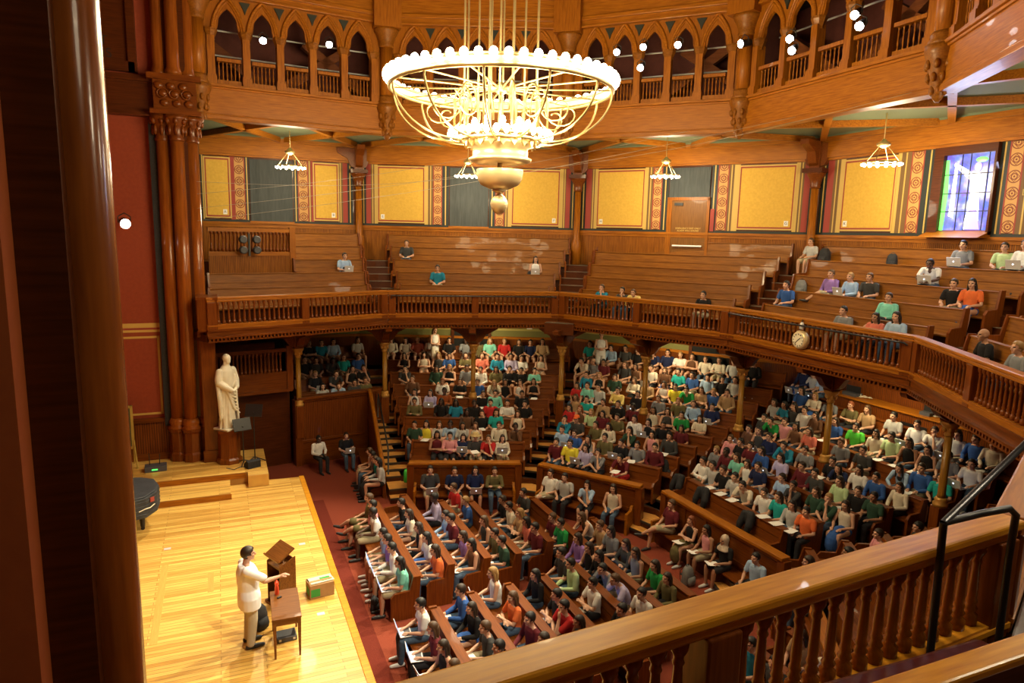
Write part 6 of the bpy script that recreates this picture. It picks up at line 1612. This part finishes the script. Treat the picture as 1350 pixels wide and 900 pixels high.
# ---------------------------------------------------------------- things on the near balcony
R = thing('guard_rail', 'bent black iron guard rail at the corner of the foreground balustrade', 'handrail', (0, 0, 0))
a0, a1, b1, b0 = Vector((.06, -10.2, 4.2)), Vector((-.05, -10.24, 5.46)), Vector((.5, -10.34, 5.52)), Vector((.8, -10.2, 4.2))
MB().tube([a0, a0.lerp(a1, .5), a1], .024, 12).build('post', BLACK, R, True)
MB().tube([a1, a1.lerp(b1, .5)+Vector((0, 0, .01)), b1-(b1-a1)*.08+Vector((0, 0, .005)), b1+Vector((.02, 0, -.05)), b1.lerp(b0, .3), b0], .024, 12).build('loop', BLACK, R, True)
MB().tube([a1, a1+Vector((.75, -.06, .55)), a1+Vector((1.6, -.13, 1.15))], .022, 12).build('slanting_bar', plain('worn grey steel', (.10, .10, .11), .35, .7), R, True)
for q in (a0, b0):
    MB().at((q.x, q.y, 4.2)).lathe([(.06, 0), (.06, .015), (.03, .03)], 14).build('foot_plate', DARK_GREY, R)
R = thing('bench', 'foreground wooden bench with buttoned oxblood leather cushion', 'bench', (0, 0, 4.2), -.12*0)
pts = [(-4.6, -10.3), (.05, -10.44)]
def slab(m, x0, x1, y0a, y0b, y1a, y1b, z0, z1): m.add([(x0, y0a, z0), (x1, y0b, z0), (x1, y1b, z0), (x0, y1a, z0), (x0, y0a, z1), (x1, y0b, z1), (x1, y1b, z1), (x0, y1a, z1)], [(0, 3, 2, 1)[::-1], (4, 5, 6, 7)[::-1], (0, 1, 5, 4)[::-1], (1, 2, 6, 5)[::-1], (2, 3, 7, 6)[::-1], (3, 0, 4, 7)[::-1]])
m = MB(); slab(m, -4.6, .12, -10.30, -10.44, -10.75, -10.80, .44, .55); m.build('cushion', LEATHER, R, bevel=.04)
m = MB()
for j in range(16): m.ell((-4.4+j*.29, -10.52-j*.005, .553), (.02, .02, .01), 8, 6)
m.build('buttons', LEATHER, R, True)
m = MB(); slab(m, -4.6, .12, -10.34, -10.48, -10.75, -10.80, .36, .44); m.box(-4.6, .1, -10.7, -10.66, 0, .36); m.build('seat', W_RED, R)
m = MB(); slab(m, -4.6, 1.4, -10.84, -10.86, -10.90, -10.92, .36, .80); m.build('backrest', W_RED, R)
m = MB(); slab(m, -4.6, 1.4, -10.80, -10.83, -10.95, -10.98, .80, .86); m.build('top_rail', W_CAP, R, bevel=.015)
struct('floor_near', MB().box(-4.9, 3, -12, -10.12, 4.05, 4.2), CARPET, 'rust red carpet of the near balcony floor', cat='floor')
struct('trim_7', MB().box(.12, 2.6, -11.0, -10.3, 4.2, 4.28), CARPET, 'carpeted step beside the foreground bench', cat='step')
R = thing('jacket', 'crumpled brown jacket lying at the right edge of the foreground', 'jacket', (1.05, -10.55, 4.28), .4)
m = MB(); m.ell((0, 0, .1), (.3, .22, .14)); m.limb([(-.25, .05, .2), (-.1, -.1, .3), (.2, 0, .25)], [.1, .12, .09]); m.limb([(.1, .15, .12), (.3, .1, .2), (.35, -.15, .1)], [.09, .1, .07])
o = bpy.data.objects.new('cloth', evalmesh(m, 'cloth', .02, 1, (noisy('brown wool', (.10, .055, .02), (.2, .12, .05), 30, .95)[0],))); C.objects.link(o); o.parent = R
R = thing('cup', 'clear plastic cup with a white straw on the carpet by the jacket', 'cup', (.72, -10.4, 4.28))
MB().lathe([(.035, 0), (.045, .11), (.042, .11), (.033, .006)], 14).build('beaker', plain('milky plastic', (.7, .72, .72), .3), R, True); MB().tube([(0, 0, .01), (.02, 0, .17)], .006, 6).build('straw', WHITE, R)
o = place_item('n', (.95, -10.45, 4.55), .5, 0, .02, 'white sheet of paper lying on the brown jacket at the right edge', 'papers of the students', .1)
# bags and loose things
GB_ = noisy('bright green bag cloth', (.03, .5, .05), (.06, .65, .08), 10, .6)[0]; GREYBAG = noisy('grey bag cloth', (.12, .12, .12), (.2, .2, .19), 10, .8)[0]
for loc, rz, mt, lb, sc, lie in (((-1.05, -1.0, FLOOR), 2.2, BLACK_CLOTH, 'black backpack standing at the end of the first floor pew', 1.1, 0), ((-1.5, .55, FLOOR), 1, BLACK_CLOTH, 'black bag by the feet at the first floor pew', .7, 0), ((-1.35, -2.1, FLOOR), 1.2, BLACK_CLOTH, 'black bag under the near bank of the first floor pew', .75, 0),
      ((.75, 6.5, -.3), 1.0, GB_, 'bright green bag on the aisle beside the far block', .85, 0), ((1.0, 4.4, FLOOR), .4, BLACK_CLOTH, 'black backpack on the carpet before the far barrier', 1.15, 0), ((4.35, -2.75, FLOOR), -.8, BLACK_CLOTH, 'black backpack hanging behind the last floor pew', 1.1, 0), ((5.55, -.95, FLOOR), .3, GREYBAG, 'grey patterned bag on the carpet before the clock side barrier', 1.0, 0),
      ((7.9, 3.25, .1), .5, BLACK_CLOTH, 'large black bag on the stairs left of the clock block', 1.2, 0), ((5.5, 2.5, FLOOR), .9, noisy('dark green bag cloth', (.02, .05, .035), (.04, .08, .06), 9, .8)[0], 'dark green backpack at the end of the middle barrier bench', 1.0, 0),
      (tuple(wp(0, 12.0, -2.6))+(MEZ_Z[2]+.45,), -1.2, GREYBAG, 'grey backpack beside the couple on the balcony', 1.0, 0), (tuple(wp(0, 13.5, -.8))+(MEZ_Z[4]+.45,), -1.2, BLACK_CLOTH, 'black backpack on the top balcony pew near the column', .9, 0), (tuple(wp(0, 13.5, -3.2))+(MEZ_Z[4]+.45,), -1.4, BLACK_CLOTH, 'black backpack on the top balcony pew under the window', 1.1, 0),
      (tuple(wp(3, 11.95, 2.3))+(MEZ_Z[2]+.45,), .4, BLACK_CLOTH, 'black bag beside the student at the left balcony stairs', .8, 0), (tuple(wp(2, 11.95, 2.0))+(MEZ_Z[2]+.45,), .4, BLACK_CLOTH, 'small black bag beside the laptop user on the far balcony', .6, 0)):
    backpack(loc, rz, mt, lb, 'bags around the hall', sc, lie)
R = thing('shopping_bag', 'white bag with blue straps on the balcony pew beside the woman in orange', 'bag', tuple(wp(0, 11.95, -4.05)) and (11.95, -4.0, MEZ_Z[2]+.45), -PI/2)
MB().loft([(0, 0, 0, .18, .06), (0, 0, .2, .19, .07), (0, 0, .33, .185, .03)], 16, 4).build('sack', WHITE, R, True)
for x in (-.09, .09): MB().tube([(x-.03, -.07, .05), (x-.03, -.06, .33), (x, -.03, .45), (x+.03, .0, .33)], .012, 6).build('strap', CLM['B'], R, True)
# black coats thrown over the empty first pew of the clock block, a stand and a loose sheet
for x, y, z, lb in ((7.42, 2.0, .55, 'black coat over the first pew of the clock block, nearest the stairs'), (7.42, .95, .55, 'black coat over the middle of the first clock block pew'), (7.42, -.75, .55, 'black coat over the first clock block pew near the woman in green')):
    R = thing('coat', lb, 'coat', (x, y, z-.3), rnd.uniform(-.3, .3), 'black coats on the first pew')
    m = MB(); m.ell((.05, 0, .22), (.1, .2, .2), 10, 8); m.limb([(0, -.12, .35), (-.1, -.16, .1), (-.12, -.1, -.15)], [.09, .1, .06], 8, 3); m.limb([(0, .12, .32), (-.08, .16, .05), (-.1, .18, -.1)], [.08, .09, .06], 8, 3); m.limb([(.1, 0, .3), (.16, .02, .05), (.16, .0, -.1)], [.1, .1, .06], 8, 3)
    q = bpy.data.objects.new('cloth', evalmesh(m, 'cloth', .02, 1, (BLACK_CLOTH,))); C.objects.link(q); q.parent = R
R = thing('music_stand', 'black music stand at the near end of the clock side barrier', 'stand', (6.95, -3.3, FLOOR), -1.2, 'stands beside the statue')
R['group'] = 'music stands'
MB().tube([(0, 0, .05), (0, 0, 1.1)], .018, 8).build('pole', BLACK, R)
for j in range(3): a = 2*PI*j/3; MB().tube([(0, 0, .12), (.3*math.cos(a), .3*math.sin(a), .015)], .016, 6).build('leg', BLACK, R)
o = MB().box(-.28, .28, -.015, .015, -.02, .36).build('desk', BLACK, R); o.location = (0, -.02, 1.05); o.rotation_euler = (-.9, 0, 0)
# control desk under the balcony behind the clock block
a = math.pi
p = Vector((11.6, -2.6)); R = thing('control_desk', 'beaded wooden sound control booth at the back under the clock balcony', 'desk', (13.85, .3, 1.5), -PI/2)
MB().box(-2.2, 3.6, -.3, -.24, -.3, .95).build('front', W_BEAD_LOW, R); MB().box(-2.25, 3.65, -.36, .28, .95, 1.0).build('desk_top', W_ORANGE, R); MB().box(.3, 1.1, -.32, -.3, .35, .7).build('vent', BLACK, R)
for x, w, h, lb in ((-1.6, .5, .3, 'grey sound mixer with cables on the control desk'), (.9, .3, .45, 'dark monitor on the control desk')):
    q = thing('console', lb, 'equipment', tuple(R.matrix_basis @ Vector((x, -.05, 0)))[:2]+(2.5,), R.rotation_euler.z)
    MB().box(-w/2, w/2, -.15, .15, 0, .1).build('base', DARK_GREY, q); MB().box(-w/2, w/2, .02, .06, .1, h).build('screen', BLACK, q)
    m = MB(); m.tube([(w/2+.05*t, .1*math.sin(t*2), .02+.05*abs(math.sin(t*3))) for t in range(9)], .012, 5); m.tube([(w/2+.06*t, .08*math.cos(t*1.7), .04+.04*abs(math.cos(t*2))) for t in range(8)], .01, 5); m.build('cables', CREAM, q)

# ---------------------------------------------------------------- lights, world, camera
def area(name, loc, aim, size, power, col, shape='DISK', spread=PI):
    l = bpy.data.lights.new(name, 'AREA'); l.shape = shape; l.size = size; l.energy = power; l.color = col; l.spread = spread
    o = bpy.data.objects.new(name, l); C.objects.link(o); o.location = loc; o.rotation_euler = (Vector(aim)-Vector(loc)).to_track_quat('-Z', 'Y').to_euler(); return o
def point(name, loc, power, col, r=.2):
    l = bpy.data.lights.new(name, 'POINT'); l.energy = power; l.color = col; l.shadow_soft_size = r
    o = bpy.data.objects.new(name, l); C.objects.link(o); o.location = loc; return o
def spot(name, loc, aim, power, col, ang, blend=.5, r=.1):
    l = bpy.data.lights.new(name, 'SPOT'); l.energy = power; l.color = col; l.spot_size = ang; l.spot_blend = blend; l.shadow_soft_size = r
    o = bpy.data.objects.new(name, l); C.objects.link(o); o.location = loc; o.rotation_euler = (Vector(aim)-Vector(loc)).to_track_quat('-Z', 'Y').to_euler(); return o
WARM = (1, .80, .45); NEUT = (1, .85, .58)
for j in range(10): a = 2*PI*(j+.5)/10; point('chandelier_light', (CX+2.55*math.cos(a), CY+2.55*math.sin(a), 10.45), 195, WARM, .3)
for j in range(6): a = 2*PI*(j+.5)/6; point('chandelier_light', (CX+1.45*math.cos(a), CY+1.45*math.sin(a), 9.1), 155, WARM, .25)
for x, y in ((-1.89, 11.86), (4.27, 11.22), (9.85, 6.86), (12.0, .25), (10.2, -6.3), (4.3, -11.2), (-1.9, -11.9)): point('pendant_and_added_light', (x, y, 9.05), 90 if x == -1.9 else (420 if y < -10 else 360), NEUT, .46)  # near-side ones are unseen, added to brighten the near rail; one lacks a fitting
spot('stage_spot', (-.9, 9.2, 12.8), (-4.2, 1.5, 0), 7800, (1, .88, .62), .95)
spot('stage_spot', (7.4, 5.6, 12.5), (-4.3, -1.5, 0), 9000, (1, .88, .62), .66)
spot('stage_spot', (9.2, 1.0, 12.2), (-4.5, .5, 0), 6500, (1, .9, .66), .66)
spot('stage_spot', (1.5, -8.6, 12.6), (-4.2, -.6, 0), 5200, (1, .88, .62), .8)  # unseen near-side spot, added to brighten the lecturer from the camera side
spot('statue_spot', (2.5, 5.0, 12.0), (-4.1, 8.2, 2), 1500, (1, .85, .6), .22)
for k in (2, 1, 0): 
    p = wp(k, 12.3, 0); area('under_balcony_light', (p.x, p.y, 3.9), (p.x*1.1, p.y*1.1, 1.5), 1.6, 150, WARM)
area('window_light', (14.0, -.75, 8.6), (6, -6, 5), 1.6, 110, (.55, .65, 1), 'SQUARE')
w = bpy.data.worlds.new('hall_air'); bpy.context.scene.world = w; w.use_nodes = True
w.node_tree.nodes['Background'].inputs[0].default_value = (1, .72, .42, 1); w.node_tree.nodes['Background'].inputs[1].default_value = .02
cam = bpy.data.cameras.new('camera'); co = bpy.data.objects.new('camera', cam); C.objects.link(co)
cam.sensor_width = 36; cam.lens = 895.47/1350*36; cam.clip_start = .05; cam.clip_end = 200
yaw, pitch, roll = .4088688, .156484, .02367
fw = Vector((math.sin(yaw)*math.cos(pitch), math.cos(yaw)*math.cos(pitch), -math.sin(pitch))); rt = Vector((math.cos(yaw), -math.sin(yaw), 0)); upv = rt.cross(fw)
r2 = rt*math.cos(roll)+upv*math.sin(roll); u2 = -rt*math.sin(roll)+upv*math.cos(roll)
M = Matrix(((r2.x, u2.x, -fw.x, CAM.x), (r2.y, u2.y, -fw.y, CAM.y), (r2.z, u2.z, -fw.z, CAM.z), (0, 0, 0, 1)))
co.matrix_world = Matrix.Translation((-4.2796, -12.9345, 7.23)) @ M.to_3x3().to_4x4()
S = bpy.context.scene; S.camera = co
S.view_settings.view_transform = 'Standard'; S.view_settings.look = 'None'; S.view_settings.exposure = 0; S.view_settings.gamma = 1; S.view_settings.use_curve_mapping = False
